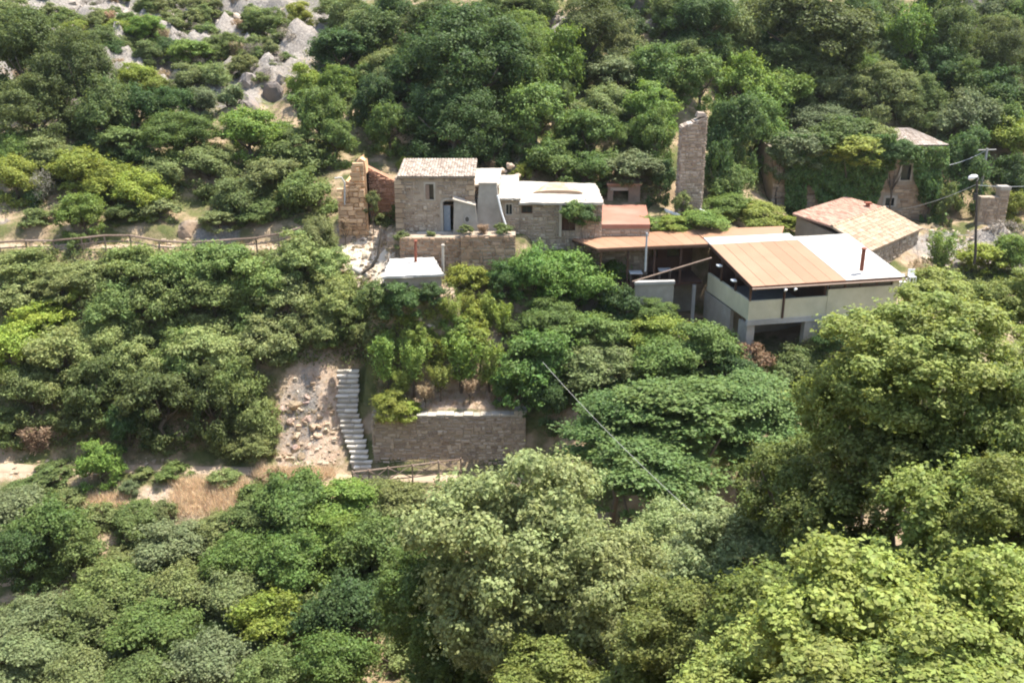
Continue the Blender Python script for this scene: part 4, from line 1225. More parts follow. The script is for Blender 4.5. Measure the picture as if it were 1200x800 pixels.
def chair(px, py, y, rz, label):
    p = at(px, py, y)
    t = thing('garden_chair', label, 'chair', p, 'white chairs at the pavilion end')
    q = lambda x0, x1, y0, y1, z0, z1: MB().box(p.x + x0, p.x + x1, p.y + y0, p.y + y1, p.z + z0, p.z + z1)
    q(-.24, .24, -.22, .24, .42, .46).build('seat', M['whitepaint'], t)
    q(-.24, .24, .242, .28, .46, .92).build('backrest', M['whitepaint'], t)
    for sx in (-1, 1):
        q(sx * .24 - .02, sx * .24 + .02, -.2, .24, .64, .68).build('armrest', M['whitepaint'], t)
        for yy in (-.2, .2):
            q(sx * .2 - .025, sx * .2 + .025, yy - .025, yy + .025, -.35, .42).build('leg', M['whitepaint'], t)
chair(1056, 337, 65.0, 0, 'white plastic chair just outside the right end of the pavilion')
chair(1068, 331, 66.2, 0, 'white plastic chair farther back beyond the right end of the pavilion')
# ================================================================== ROCKS
def rock_mesh(seed, sub=3):
    bm = bmesh.new()
    bmesh.ops.create_icosphere(bm, subdivisions=sub, radius=1)
    rr = random.Random(seed)
    off = Vector((rr.uniform(0, 50), rr.uniform(0, 50), rr.uniform(0, 50)))
    cuts = [(Vector((rr.gauss(0, 1), rr.gauss(0, 1), rr.gauss(0, 1))).normalized(), rr.uniform(.5, .85)) for _ in range(9)]
    for v in bm.verts:
        p = v.co.copy()
        for n_, d_ in cuts:
            s = p.dot(n_)
            if s > d_: p -= n_ * (s - d_)
        p *= 1 + .22 * mnoise.fractal(p * 1.6 + off, 1.0, 2.0, 4)
        v.co = p
    me = bpy.data.meshes.new('rock')
    bm.to_mesh(me); bm.free()
    a_ = me.attributes.new('v', 'FLOAT', 'FACE')
    a_.data.foreach_set('value', np.full(len(me.polygons), rr.random(), np.float32))
    me.materials.append(M['rock'])
    return me
ROCKS = [rock_mesh(s) for s in range(7)]
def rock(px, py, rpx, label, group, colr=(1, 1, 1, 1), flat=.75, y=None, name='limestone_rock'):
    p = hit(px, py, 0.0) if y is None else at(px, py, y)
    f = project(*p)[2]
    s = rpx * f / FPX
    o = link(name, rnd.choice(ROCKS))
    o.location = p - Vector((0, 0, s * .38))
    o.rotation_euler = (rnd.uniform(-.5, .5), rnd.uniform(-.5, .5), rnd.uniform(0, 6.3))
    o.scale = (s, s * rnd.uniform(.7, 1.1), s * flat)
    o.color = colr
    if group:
        sz = 'small ' if rpx < 9 else 'big ' if rpx > 14 else ''
        label = place_label(px, py, sz + ROCKWORD.get(group, 'pale stone'), label)
    return tag(o, label, 'rock', group)

ROCKWORD = {'limestone outcrops on the upper left slope': 'pale limestone outcrop', 'grey cliff pieces': 'grey shaded cliff block', 'dark cliff at the top centre': 'dark cliff block', 'dark cliff at the top right': 'dark cliff block', 'rocks beside the steps': 'pale orange rock', 'rubble left of the stone house': 'sunlit rubble stone'}
MARKS += [(412, 490, 'the stone steps'), (345, 455, 'the top of the bare bank'), (378, 545, 'the foot of the steps'), (1143, 260, 'the lamp post'), (1163, 245, 'the ruined wall end'), (1080, 300, 'the tile roof house'), (483, 312, 'the white flat roof'), (505, 375, 'the garden stalks'), (640, 225, 'the low white roof'), (1170, 15, 'the top right corner'), (465, 240, 'the stone house corner'), (590, 200, 'the low house roof edge'), (62, 12, 'the little top left bush'), (225, 22, 'the round grey bush'), (338, 44, 'the bare greyish bush')]
def pale():
    q = rnd.uniform(.85, 1.0)
    return (.98 * q, .93 * q, .88 * q, 1)
rl = 'pale limestone outcrop among scrub high on the upper left slope'
for px, py, s in ((45, 8, 12), (70, 18, 14), (100, 12, 13), (112, 30, 10), (130, 5, 15), (150, 15, 12), (170, 8, 14), (200, 18, 13), (190, 35, 9), (212, 45, 14), (225, 40, 10), (208, 30, 8),
                  (245, 8, 14), (262, 28, 13), (280, 18, 12), (275, 45, 14), (300, 30, 12), (310, 8, 13), (255, 40, 9), (192, 82, 11), (180, 78, 7), (285, 60, 12), (295, 75, 13), (235, 30, 8), (330, 12, 9), (108, 48, 7), (270, 5, 10), (85, 3, 10)):
    rock(px, py, s * .8, rl, 'limestone outcrops on the upper left slope', pale(), rnd.uniform(.6, 1.0))
for px, py, s in ((285, 100, 17), (303, 95, 16), (318, 108, 15), (296, 122, 14), (330, 95, 13)):
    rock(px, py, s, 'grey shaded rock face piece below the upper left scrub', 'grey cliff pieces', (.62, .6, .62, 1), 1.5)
for px, py, s in ((583, 16, 9), (597, 14, 8), (655, 20, 6), (650, 24, 7), (575, 20, 7)):
    rock(px, py, s, 'pale rock peeping between the treetops above the big dark tree', 'pale rocks between treetops', pale(), .7)
for px, py, s in ((745, 10, 22), (775, 15, 24), (800, 0, 20), (760, 30, 14)):
    rock(px, py, s, 'grey cliff rock, tinted dark for shade, at the top above the ruined pillar', 'dark cliff at the top centre', (.5, .47, .47, 1), 1.0)  # tint darkens grey rock: the grotto's shade put into its colour
for px, py, s in ((1150, 10, 26), (1180, 18, 24), (1205, 5, 24), (1140, -8, 20)):
    rock(px, py, s, 'dark shaded cliff rock in the top right corner', 'dark cliff at the top right', (.42, .4, .42, 1), 1.2)  # darkest tint paints the shade of the corner grotto onto the rock
for px, py, s in ((345, 470, 17), (362, 462, 15), (378, 470, 13), (340, 490, 13), (360, 488, 15), (380, 490, 14), (372, 508, 13), (385, 520, 12), (360, 520, 14), (348, 508, 10), (390, 505, 9), (376, 536, 12), (392, 540, 9), (385, 458, 9), (330, 476, 10), (365, 546, 12), (352, 455, 10), (368, 478, 11), (386, 475, 9), (352, 478, 9), (366, 498, 12), (382, 502, 10), (354, 532, 11), (340, 476, 8), (392, 466, 8), (388, 530, 9), (372, 455, 8), (346, 522, 9), (378, 548, 9), (358, 470, 8)):
    rock(px, py, s * .58, 'pinkish tan limestone on the bare bank left of the stone steps', 'rocks beside the steps', (1.25, rnd.uniform(1.0, 1.14), rnd.uniform(.8, 1.02), 1), .6)
rock(222, 264, 20, 'big square pale boulder above the timber rail fence', None, (1.05, .98, .88, 1), .8)
for px, py, s in ((3, 262, 10), (12, 258, 8), (140, 290, 7), (165, 288, 7), (180, 287, 5), (95, 288, 6), (240, 292, 5)):
    rock(px, py, s, 'small pale stone beside the timber rail fence', 'small stones along the rail fence', pale(), .7)
for px, py, s in ((420, 250, 13), (436, 256, 9), (430, 300, 9), (440, 316, 8), (430, 322, 9), (425, 332, 8), (450, 262, 7), (458, 275, 6), (408, 244, 9), (416, 258, 10), (432, 270, 8), (444, 284, 9), (436, 290, 7), (450, 292, 7), (412, 268, 7), (426, 244, 8), (440, 246, 6), (420, 286, 7)):
    rock(px, py, s, 'sunlit pale rubble stone on the slope left of the stone house', 'rubble left of the stone house', (1.25, 1.15, .98, 1), .7)
for px, py, s in ((1120, 272, 7), (1128, 280, 8), (1165, 285, 7), (1180, 262, 5), (1105, 300, 9), (1118, 315, 10), (1085, 300, 8), (1150, 292, 6), (1090, 320, 8), (1130, 295, 6)):
    rock(px, py, s, 'pale stone on the rubbly ground around the lamp post', 'stones around the lamp post', (1.2, 1.1, .95, 1), .7)
for px, py, s in ((590, 198, 6), (598, 192, 6), (606, 205, 5), (574, 200, 5), (581, 205, 5)):
    rock(px, py, s, 'pale rubble stone heaped behind the low white roofed house', 'rubble behind the low house', (1.2, 1.05, .9, 1), .8, y=76)
for px, py, s in ((545, 365, 6), (505, 380, 6), (512, 405, 7), (540, 385, 6), (490, 370, 6), (482, 385, 6), (700, 315, 5)):
    rock(px, py, s, 'pale stone in the overgrown garden below the hut', 'stones in the overgrown garden', (1.2, 1.1, .9, 1), .7)

# ================================================================== VEGETATION
def unit(a):
    return a / np.maximum(np.linalg.norm(a, axis=1, keepdims=True), 1e-6)

def leaves_to_mesh(name, P, N, T, L, Wd, v, mat, fold=.18):
    B = np.cross(N, T)
    t, b = T * (L / 2)[:, None], B * (Wd / 2)[:, None]
    nz_ = N * (fold * Wd)[:, None]
    V = np.stack([P - t, P + b + nz_ + t * .1, P + t, P - b + nz_ + t * .1], 1).reshape(-1, 3)
    n = len(P)
    Q = np.arange(4 * n).reshape(n, 4)
    me = bpy.data.meshes.new(name)
    np_mesh(me, V, Q)
    a_ = me.attributes.new('v', 'FLOAT', 'FACE')
    a_.data.foreach_set('value', v.astype(np.float32))
    me.materials.append(mat)
    return me

def frame(N, T):
    T = T - N * np.sum(N * T, 1, keepdims=True)
    return unit(T)

def crown(seed, K, lr, n, ll, lw, style='broad', name='crown'):
    g = np.random.default_rng(seed)
    if style == 'spray':
        # upright plumes
        K2 = K
        ang = g.uniform(0, 2 * np.pi, K2); rad = np.sqrt(g.uniform(0, 1, K2)) * .75
        bx, by = rad * np.cos(ang), rad * np.sin(ang)
        hgt = np.sqrt(np.clip(1 - rad ** 2, 0.05, 1)) * g.uniform(.7, 1.1, K2)
        li = g.integers(0, K2, n)
        s = g.uniform(0, 1, n) ** .8
        z0 = -.9
        spread = lr * (1.1 - .75 * s)
        P = np.stack([bx[li] * (.35 + .75 * s) + g.normal(0, 1, n) * spread * .5, by[li] * (.35 + .75 * s) + g.normal(0, 1, n) * spread * .5, z0 + (hgt[li] - z0) * s + g.normal(0, .03, n)], 1)
        out = np.stack([bx[li], by[li], np.zeros(n)], 1)
        T = unit(out * .6 + g.normal(0, .55, (n, 3)) + np.array([0, 0, .45]))
        N = unit(g.normal(0, .6, (n, 3)) + np.array([0, 0, .8]) + out * .4)
    else:
        # a few big limbs' masses, leaf clumps spread over each of them
        nm = {'broad': 5, 'dome': 9}.get(style, 4)
        ma = g.uniform(0, 6.28) + np.arange(nm) * 6.28 / nm + g.normal(0, .25, nm)
        mr = g.uniform(.3, .58, nm)
        mc = np.stack([mr * np.cos(ma), mr * np.sin(ma), g.uniform(-.3, .28, nm)], 1)
        ms = g.uniform(.34, .58, nm)
        if style == 'dome':
            ms = g.uniform(.46, .58, nm); mc[:, 2] = g.uniform(-.45, .25, nm)
        mc[0] = (0.05, -.05, .3); ms[0] = .6
        mi = g.choice(nm, K, p=ms ** 2 / np.sum(ms ** 2))
        d = unit(g.normal(0, 1, (K, 3)))
        d[:, 2] = np.where(d[:, 2] < -.5, -d[:, 2], d[:, 2])
        r_ = np.where(g.uniform(0, 1, K) < .75, g.uniform(.75, 1.0, K), g.uniform(.2, .7, K))
        c = mc[mi] + d * (ms[mi] * r_)[:, None] * np.array([1, 1, .95])
        nb = K // 6          # low skirts of foliage
        ab = g.uniform(0, 6.28, nb)
        c[:nb] = np.stack([np.cos(ab) * g.uniform(.45, .8, nb), np.sin(ab) * g.uniform(.45, .8, nb), g.uniform(-.85, -.4, nb)], 1)
        rad = lr * g.uniform(.65, 1.3, K)
        lobev = g.uniform(0, 1, K)
        p = rad ** 2; p /= p.sum()
        li = g.choice(K, n, p=p)
        dd = unit(g.normal(0, 1, (n, 3)) + np.array([0, 0, .35]))
        outw = unit(c[li] + 1e-4)
        flip = np.sum(dd * outw, 1) < -.25
        dd[flip] *= -1
        rr_ = rad[li] * (g.uniform(.35, 1, n) ** .5) * g.uniform(.9, 1.12, n)
        # stray shoots that break the outline
        sh = g.uniform(0, 1, n) < .16
        shoot = g.integers(0, 7, n)
        sdir = unit(g.normal(0, 1, (K, 7, 3)) + unit(c + 1e-4)[:, None, :] * 1.3 + np.array([0, 0, .35]))
        dd[sh] = unit(sdir[li, shoot] + g.normal(0, .07, (n, 3)))[sh]
        rr_[sh] = (rad[li] * g.uniform(.9, 1.75, n))[sh]
        sq = np.array([1, 1, .45]) if style == 'layer' else np.array([1, 1, .8])
        P = c[li] + dd * rr_[:, None] * sq
        if style == 'layer':
            N = unit(g.normal(0, .55, (n, 3)) + np.array([0, 0, 1.0]) + dd * .35)
            T = unit(dd * np.array([1, 1, .2]) + g.normal(0, .4, (n, 3)) + np.array([0, 0, -.25]))
        else:
            N = unit(dd * .7 + np.array([0, 0, .45]) + g.normal(0, .45, (n, 3)))
            T = unit(outw * .5 + g.normal(0, .8, (n, 3)) + np.array([0, 0, -.15]))
    T = frame(N, T)
    q = g.uniform(.5, 1.45, n); L = ll * q * g.uniform(.85, 1.15, n); Wd = lw * q * g.uniform(.8, 1.2, n)
    v = g.uniform(0, 1, n) * .6 + (lobev[li] if style != 'spray' else g.uniform(0, 1, n)) * .4
    return leaves_to_mesh(name, P, N, T, L, Wd, v, M['leaf'])

def trunk_mesh(seed, lean=.12):
    rr = random.Random(seed)
    mb = MB()
    bend = [Vector((0, 0, 0)), Vector((rr.uniform(-lean, lean), rr.uniform(-lean, lean), .35)), Vector((rr.uniform(-lean, lean), rr.uniform(-lean, lean), .7))]
    mb.tube(bend, [.085, .062, .05], 8)
    for k in range(6):
        a = k * 1.05 + rr.uniform(-.4, .4)
        z = rr.uniform(.45, .7)
        b0 = bend[1].lerp(bend[2], (z - .35) / .35)
        rad = rr.uniform(.45, .8)
        e = Vector((math.cos(a) * rad, math.sin(a) * rad, rr.uniform(.9, 1.3)))
        m_ = b0.lerp(e, .5) + Vector((0, 0, -.08))
        mb.tube([b0, m_, e], [.04, .026, .01], 6)
    return mb.mesh('trunk', M['bark'], smooth=True)
TRUNKS = [trunk_mesh(s) for s in range(4)]

PROTO = {
    'broadL': [crown(s, 150, .19, 46000, .042, .027) for s in (1, 2, 3)],
    'broadM': [crown(s, 76, .24, 18000, .068, .044) for s in (11, 12, 13, 14)],
    'broadS': [crown(s, 36, .30, 6400, .115, .072) for s in (21, 22, 23, 24)],
    'layer': [crown(s, 90, .26, 24000, .060, .044, 'layer') for s in (31, 32)],
    'spray': [crown(s, 22, .34, 3000, .17, .045, 'spray') for s in (41, 42, 43)],
    'thin': [crown(s, 20, .36, 1300, .10, .05) for s in (51, 52)],
}
# species: object name, category, colour, family, height of crown centre in crown half-heights
SP_ = {
    'oak':    ('oak_tree', 'tree', (.095, .130, .041), 'broad', 1.0),
    'dark':   ('evergreen_tree', 'tree', (.064, .114, .035), 'broad', 1.0),
    'green':  ('broadleaf_tree', 'tree', (.108, .168, .044), 'broad', .95),
    'bright': ('fig_tree', 'tree', (.138, .215, .047), 'broad', .95),
    'yellow': ('yellow_green_shrub', 'shrub', (.188, .238, .046), 'broad', .75),
    'shrub':  ('shrub', 'shrub', (.120, .168, .052), 'broad', .7),
    'olive':  ('olive_shrub', 'shrub', (.162, .198, .072), 'broad', .75),
    'grey':   ('grey_shrub', 'shrub', (.20, .18, .14), 'thin', .75),
    'blue':   ('blue_green_shrub', 'shrub', (.138, .176, .080), 'broad', .8),
    'plane':  ('plane_tree', 'tree', (.105, .174, .052), 'layer', 1.0),
    'feather': ('feathery_tree', 'tree', (.150, .225, .055), 'spray', 1.0),
    'stalk':  ('leafy_plant', 'plant', (.205, .255, .060), 'spray', .8),
    'acacia': ('acacia_tree', 'tree', (.112, .198, .047), 'broad', .95),
    'straw':  ('dry_bush', 'shrub', (.33, .26, .155), 'spray', .75),
    'rusty':  ('rust_brown_shrub', 'shrub', (.22, .145, .085), 'broad', .8),
    'carob':  ('carob_tree', 'tree', (.245, .288, .122), 'near', 1.1),
    'near':   ('carob_tree', 'tree', (.148, .190, .050), 'near', 1.1),
}
N_TREES = [0]
def tree(px, py, rx, ry, sp, label, group=None, y=None, proto=None, k=None, cmul=1.0, ystart=38):
    name, cat, c, fam, kk = SP_[sp]
    kk = k or kk
    p = at(px, py, y) if y is not None else hit(px, py, 0, kr=kk * ry, ystart=ystart)
    f = project(*p)[2]
    RX, RZ = rx * f / FPX, ry * f / FPX
    base = gz(p.x, p.y) - .12
    root = thing(name, label, cat, (p.x, p.y, base), group)
    if proto is None:
        if fam == 'broad': proto = rnd.choice(PROTO['broadL' if RX > 3.3 else 'broadM' if RX > 1.55 else 'broadS'])
        else: proto = rnd.choice(PROTO[fam])
    cr = link('crown', proto, root)
    h = p.z - base
    cr.location = (0, 0, h)
    cr.rotation_euler = (rnd.uniform(-.12, .12), rnd.uniform(-.12, .12), rnd.uniform(0, 6.28))
    s = .97
    cr.scale = (RX * s, RX * s * rnd.uniform(.85, 1.05), RZ * s)
    j = lambda a: a * cmul * rnd.uniform(.955, 1.05)
    q = rnd.uniform(.86, 1.12)
    cr.color = (j(c[0]) * q, j(c[1]) * q, j(c[2]) * q, 1)
    tr = link('trunk', rnd.choice(TRUNKS), root)
    tr.scale = (RX * .8, RX * .8, max((h + .3 * RZ) / 1.3, .4))
    tr.rotation_euler = (0, 0, rnd.uniform(0, 6.28))
    N_TREES[0] += 1
    return root

T = tree
TREES = [
 # ---- upper left slope
 (28, 66, 52, 48, 'oak', 'big dark oak cut by the left edge high on the slope'),
 (92, 92, 44, 50, 'oak', 'dark clumpy oak in the middle of the upper left oak stand'),
 (40, 128, 48, 36, 'oak', 'lower front oak of the upper left stand, in deep shade'),
 (118, 130, 34, 36, 'oak', 'rightmost oak of the upper left stand'),
 (12, 20, 34, 22, 'olive', 'grey green bush in the top left corner'),
 (52, 32, 16, 12, 'shrub', 'small round bush above the upper left oaks beside pale rock'),
 (62, 14, 14, 10, 'olive', 'little olive bush on the pale rock near the top left corner'),
 (90, 40, 20, 16, 'yellow', 'yellow green bush at the top of the upper left oak stand'),
 (122, 52, 20, 22, 'shrub', 'upright mid green bush right of the upper left oaks'),
 (142, 38, 17, 15, 'yellow', 'yellow bush directly under the highest limestone'),
 (172, 34, 22, 14, 'bright', 'bright green bush against the pale limestone at upper left'),
 (182, 6, 20, 9, 'olive', 'flat olive bush on the top edge above the limestone'),
 (225, 22, 14, 12, 'olive', 'round grey bush in the middle of the limestone outcrops'),
 (250, 5, 16, 9, 'olive', 'bush on the top edge right of the limestone centre'),
 (226, 62, 26, 14, 'bright', 'spreading light green bush just below the limestone outcrops'),
 (248, 55, 18, 13, 'shrub', 'rounded dull bush at the right foot of the limestone'),
 (172, 62, 20, 15, 'shrub', 'dark bush in front of the shaded limestone hollow'),
 (158, 92, 24, 18, 'yellow', 'yellow green climber draped over dark bushes at upper left'),
 (182, 103, 20, 14, 'yellow', 'yellow bush below the small pale rock at upper left'),
 (160, 128, 30, 26, 'dark', 'dark tree in the shaded gap right of the oak stand'),
 (200, 126, 26, 22, 'dark', 'dark bush left of the small blue green conical bush'),
 (222, 92, 24, 18, 'olive', 'olive bush with a reddish heart below the limestone'),
 (252, 92, 22, 18, 'olive', 'pale olive bush left of the grey cliff'),
 (236, 122, 22, 20, 'blue', 'small blue green conical bush in front of the grey cliff'),
 (268, 118, 18, 20, 'blue', 'bluish bush at the foot of the grey cliff'),
 (320, 28, 24, 18, 'shrub', 'grey green bush on top of the grey cliff'),
 (350, 16, 18, 14, 'yellow', 'light yellow green bush above the grey cliff'),
 (338, 44, 22, 14, 'grey', 'bare greyish bush hanging over the cliff'),
 (318, 60, 14, 12, 'olive', 'small olive bush on the cliff lip'),
 (212, 162, 46, 28, 'green', 'broad mid green tree left of the light fig above the rail path'),
 (150, 168, 34, 20, 'shrub', 'dull green bush below the dark gap at left'),
 (292, 158, 40, 28, 'bright', 'light green fig tree with large leaves above the rail path'),
 (355, 98, 22, 24, 'yellow', 'yellow green fig beside the grey cliff'),
 (395, 98, 22, 20, 'bright', 'bright green round tree right of the yellow fig'),
 (378, 142, 30, 38, 'green', 'conical green tree above the ruined orange wall'),
 (350, 178, 42, 26, 'shrub', 'grey green bush with bare twigs above the rail path'),
 (392, 165, 24, 26, 'green', 'green bush just above the crumbling orange wall'),
 # ---- slope behind the houses
 (400, 12, 36, 20, 'shrub', 'dull bush on the top edge right of the cliff'),
 (430, 38, 36, 28, 'oak', 'olive topped oak standing over a deep shadow at the top'),
 (400, 62, 34, 24, 'dark', 'dark bush in the deep shadow left of the big dark tree'),
 (466, 14, 26, 26, 'dark', 'dark narrow tree on the top edge left of centre'),
 (505, 26, 40, 30, 'oak', 'grey green oak at the top above the big dark tree'),
 (448, 82, 26, 24, 'olive', 'olive bush on the left shoulder of the big dark tree'),
 (440, 120, 24, 30, 'dark', 'dark bush between the conical tree and the big dark tree'),
 (455, 150, 24, 28, 'green', 'green bush just left above the pale tiled roof'),
 (480, 78, 34, 32, 'dark', 'left lobe tree of the dark grove behind the stone house'),
 (556, 78, 74, 62, 'dark', 'biggest dark green tree directly behind the stone house'),
 (530, 140, 56, 44, 'dark', 'dark lower tree hanging over the stone house roof'),
 (602, 72, 40, 50, 'green', 'green tree on the right side of the biggest dark tree'),
 (622, 40, 26, 24, 'bright', 'light green tree under the white rock at the top'),
 (612, 6, 36, 12, 'shrub', 'low bush along the top edge right of centre'),
 (650, 78, 34, 42, 'bright', 'bright yellowish green fig leaning right of the dark tree'),
 (628, 140, 40, 40, 'green', 'blue tinted green tree behind the low white roofed house'),
 (580, 168, 28, 22, 'dark', 'dark shrub right behind the pale tiled roof'),
 (690, 40, 46, 40, 'oak', 'rounded olive oak at the top centre right'),
 (668, 74, 26, 24, 'dark', 'dark gap bush under the rounded olive oak'),
 (735, 62, 28, 20, 'olive', 'olive bush below the dark cliff at the top'),
 (728, 92, 36, 26, 'blue', 'grey green tree in the middle of the slope left of the pillar'),
 (712, 126, 34, 26, 'olive', 'brownish olive bush left of the ruined pillar'),
 (770, 84, 36, 30, 'green', 'mid green tree above the ruined pillar'),
 (762, 128, 34, 28, 'bright', 'light green tree touching the left of the ruined pillar'),
 (690, 160, 36, 30, 'green', 'leafy green tree above the terracotta patio'),
 (742, 196, 40, 20, 'blue', 'flat spreading blue green bush over the stone shed'),
 (692, 200, 26, 20, 'green', 'green bush at the right end of the low white roof'),
 (650, 190, 34, 24, 'green', 'green bush right behind the low white roof'),
 (822, 24, 48, 36, 'dark', 'dark tree beside the cliff at the top'),
 (862, 44, 34, 34, 'olive', 'olive topped tree left of the largest right hand oak'),
 (810, 64, 26, 22, 'shrub', 'dull bush under the dark tree at the top'),
 (820, 96, 30, 30, 'green', 'mid green tree right above the pillar top'),
 (872, 100, 36, 34, 'bright', 'light leafed tree right of the pillar at treetop height'),
 (858, 158, 34, 46, 'dark', 'dark tree standing immediately right of the ruined pillar'),
 (888, 150, 30, 36, 'green', 'green tree left of the ivy covered house'),
 (770, 160, 24, 30, 'green', 'green bush in the gap left of the pillar shaft'),
 (850, 215, 26, 26, 'shrub', 'dim bush at the foot of the ruined pillar'),
 (946, 36, 74, 46, 'oak', 'largest spreading olive oak at the top right'),
 (930, 72, 50, 26, 'oak', 'shadowed lower tree below the largest right hand oak'),
 (1010, 22, 34, 24, 'dark', 'dark tree on the top edge right of the largest oak'),
 (1066, 50, 28, 40, 'bright', 'pointed pale green tree in the upper right'),
 (1040, 70, 26, 22, 'blue', 'blue green bush left of the pointed pale tree'),
 (1118, 36, 38, 42, 'oak', 'tall olive oak near the top right corner'),
 (1172, 66, 36, 40, 'oak', 'oak at the right edge below the dark cliff'),
 (1098, 80, 28, 26, 'dark', 'dark tree in the shade right of the pointed pale tree'),
 (912, 110, 34, 26, 'bright', 'bright green tree above the ivy house left end'),
 (968, 100, 34, 26, 'olive', 'olive bush in the middle of the upper right slope'),
 (1034, 108, 44, 34, 'olive', 'grey green bush right behind the ivy house'),
 (1080, 118, 36, 30, 'shrub', 'dull green bush behind the hipped roof'),
 (1136, 98, 28, 26, 'green', 'green bush below the tall olive oak'),
 (1124, 140, 34, 34, 'blue', 'blue green tree right of the hipped roof'),
 (1176, 112, 30, 30, 'dark', 'dark tree at the right edge above the utility pole'),
 (1160, 132, 30, 26, 'green', 'green tree just above the utility pole'),
 (1188, 168, 34, 30, 'yellow', 'yellow green tree at the right edge beside the utility pole'),
 (1130, 196, 32, 42, 'dark', 'dark tree in the shade behind the lamp post'),
 (1188, 214, 26, 30, 'dark', 'dark tree behind the ruined wall end at right'),
 (960, 145, 44, 22, 'blue', 'blue green tree crowding the ivy house roof'),
 # ---- above the rail path at left
 (18, 210, 32, 26, 'yellow', 'yellow bush cut by the left edge above the rail'),
 (8, 180, 24, 20, 'green', 'green bush at the left edge below the oaks'),
 (55, 186, 34, 26, 'olive', 'dull olive bush at left above the rail'),
 (90, 200, 34, 26, 'yellow', 'yellowish bush behind the lone sapling'),
 (122, 212, 30, 24, 'yellow', 'brightest yellow green bush above the rail path'),
 (162, 226, 34, 26, 'yellow', 'light yellow bush overhanging the rail near the boulder'),
 (188, 208, 28, 24, 'olive', 'olive bush above the square boulder'),
 (48, 222, 18, 22, 'grey', 'bare grey bush with a dark shadow at left'),
 (244, 196, 34, 24, 'olive', 'olive bush above and right of the square boulder'),
 (275, 232, 34, 26, 'shrub', 'dark rounded bush overhanging the rail'),
 (322, 212, 38, 28, 'olive', 'broad olive bush above the right end of the rail'),
 (362, 226, 34, 30, 'shrub', 'green bush at the end of the rail by the ruin'),
 (300, 246, 26, 14, 'shrub', 'low bush hugging the rail right of the boulder'),
 (97, 252, 30, 24, 'bright', 'bright green sapling standing alone on the rail path'),
 (90, 285, 12, 12, 'shrub', 'small bush at the foot of the lone sapling'),
 # ---- left slope below the rail
 (28, 312, 40, 22, 'olive', 'olive scrub below the rail at the left edge'),
 (70, 330, 36, 22, 'olive', 'grey scrub mound on the left slope'),
 (20, 350, 38, 24, 'olive', 'brownish scrub at the left edge mid slope'),
 (60, 372, 34, 22, 'yellow', 'light yellow scrub mid way down the left slope'),
 (110, 330, 34, 24, 'shrub', 'green scrub beneath the lone sapling'),
 (130, 362, 36, 28, 'green', 'green bush on the left slope'),
 (168, 318, 40, 28, 'green', 'tall green bush just below the rail and boulder'),
 (180, 352, 42, 36, 'green', 'large rounded green bush with a dark heart mid left slope'),
 (218, 318, 38, 26, 'bright', 'fresh green bush under the square boulder'),
 (262, 310, 40, 26, 'bright', 'fresh green bush right below the rail'),
 (250, 350, 40, 28, 'green', 'green bush in the centre of the left slope'),
 (300, 330, 40, 28, 'bright', 'light bush near the right part of the left slope'),
 (345, 300, 38, 30, 'olive', 'tall pale bush below the end of the rail'),
 (372, 278, 24, 24, 'olive', 'green bush below the ruined orange wall'),
 (386, 312, 26, 24, 'olive', 'olive bush left of the bent dead trunk'),
 (340, 350, 38, 28, 'shrub', 'dull bush above the dark hollow by the steps'),
 (385, 350, 32, 30, 'shrub', 'green bush left below the white hut'),
 (398, 368, 26, 18, 'dark', 'dark bush over the shady hollow above the steps'),
 (370, 385, 26, 24, 'olive', 'narrow olive bush over the bare bank'),
 (20, 405, 40, 32, 'yellow', 'yellowish bush at left edge lower slope'),
 (70, 415, 40, 34, 'olive', 'wide olive bush on the lower left slope'),
 (35, 460, 36, 34, 'shrub', 'dark based bush at the lower left edge above the path'),
 (120, 405, 36, 28, 'shrub', 'bush in the crowd left of the tallest dark tree'),
 (112, 455, 38, 36, 'oak', 'dark bush lower left above the path'),
 (160, 425, 40, 32, 'olive', 'pale topped bush mid lower left'),
 (190, 470, 44, 40, 'dark', 'tallest dark shaded tree above the lower path'),
 (210, 415, 36, 28, 'green', 'green topped bush mid lower slope'),
 (250, 415, 44, 34, 'olive', 'broad olive bush right of the tallest dark tree'),
 (250, 470, 36, 40, 'dark', 'dark shaded bush right above the lower path'),
 (305, 400, 38, 32, 'shrub', 'bush beside the hollow right on the left slope'),
 (285, 455, 34, 36, 'green', 'green bush left of the bare rocky bank'),
 (302, 492, 26, 30, 'olive', 'olive bush touching the rocky bank'),
 (290, 520, 30, 20, 'olive', 'low olive bush at the foot of the rocky bank'),
 (150, 495, 28, 26, 'dark', 'dim shaded bush just above the lower path'),
 (45, 512, 22, 18, 'straw', 'pinkish dry bush above the lower path at left'),
 (12, 500, 26, 24, 'shrub', 'bush at the left edge above the lower path'),
 (118, 542, 26, 24, 'bright', 'bright green young fig on the lower path'),
 (150, 574, 12, 12, 'blue', 'little blue green bush right of the young fig'),
 (60, 555, 24, 10, 'shrub', 'low weeds by the lower path'),
 # ---- centre garden
 (468, 348, 28, 18, 'dark', 'dark bush under the white flat roof'),
 (506, 342, 16, 14, 'dark', 'dark bush at the right corner below the white flat roof'),
 (440, 350, 20, 20, 'shrub', 'bush at the left corner below the white flat roof'),
 (765, 362, 26, 16, 'dark', 'dark bush against the grey wall below the pavilion wing'),
 (548, 332, 30, 24, 'yellow', 'vine leaves spilling right of the white hut'),
 (590, 330, 24, 22, 'dark', 'dark small bush between hut vines and the feathery tree'),
 (528, 360, 20, 14, 'stalk', 'tall yellow green stalks in the overgrown garden'),
 (572, 362, 20, 22, 'stalk', 'yellow green stalky plant left of the big feathery tree'),
 (492, 395, 26, 22, 'stalk', 'light stalky plant at the upper garden left'),
 (545, 385, 20, 16, 'stalk', 'leafy pale plant in the upper garden centre'),
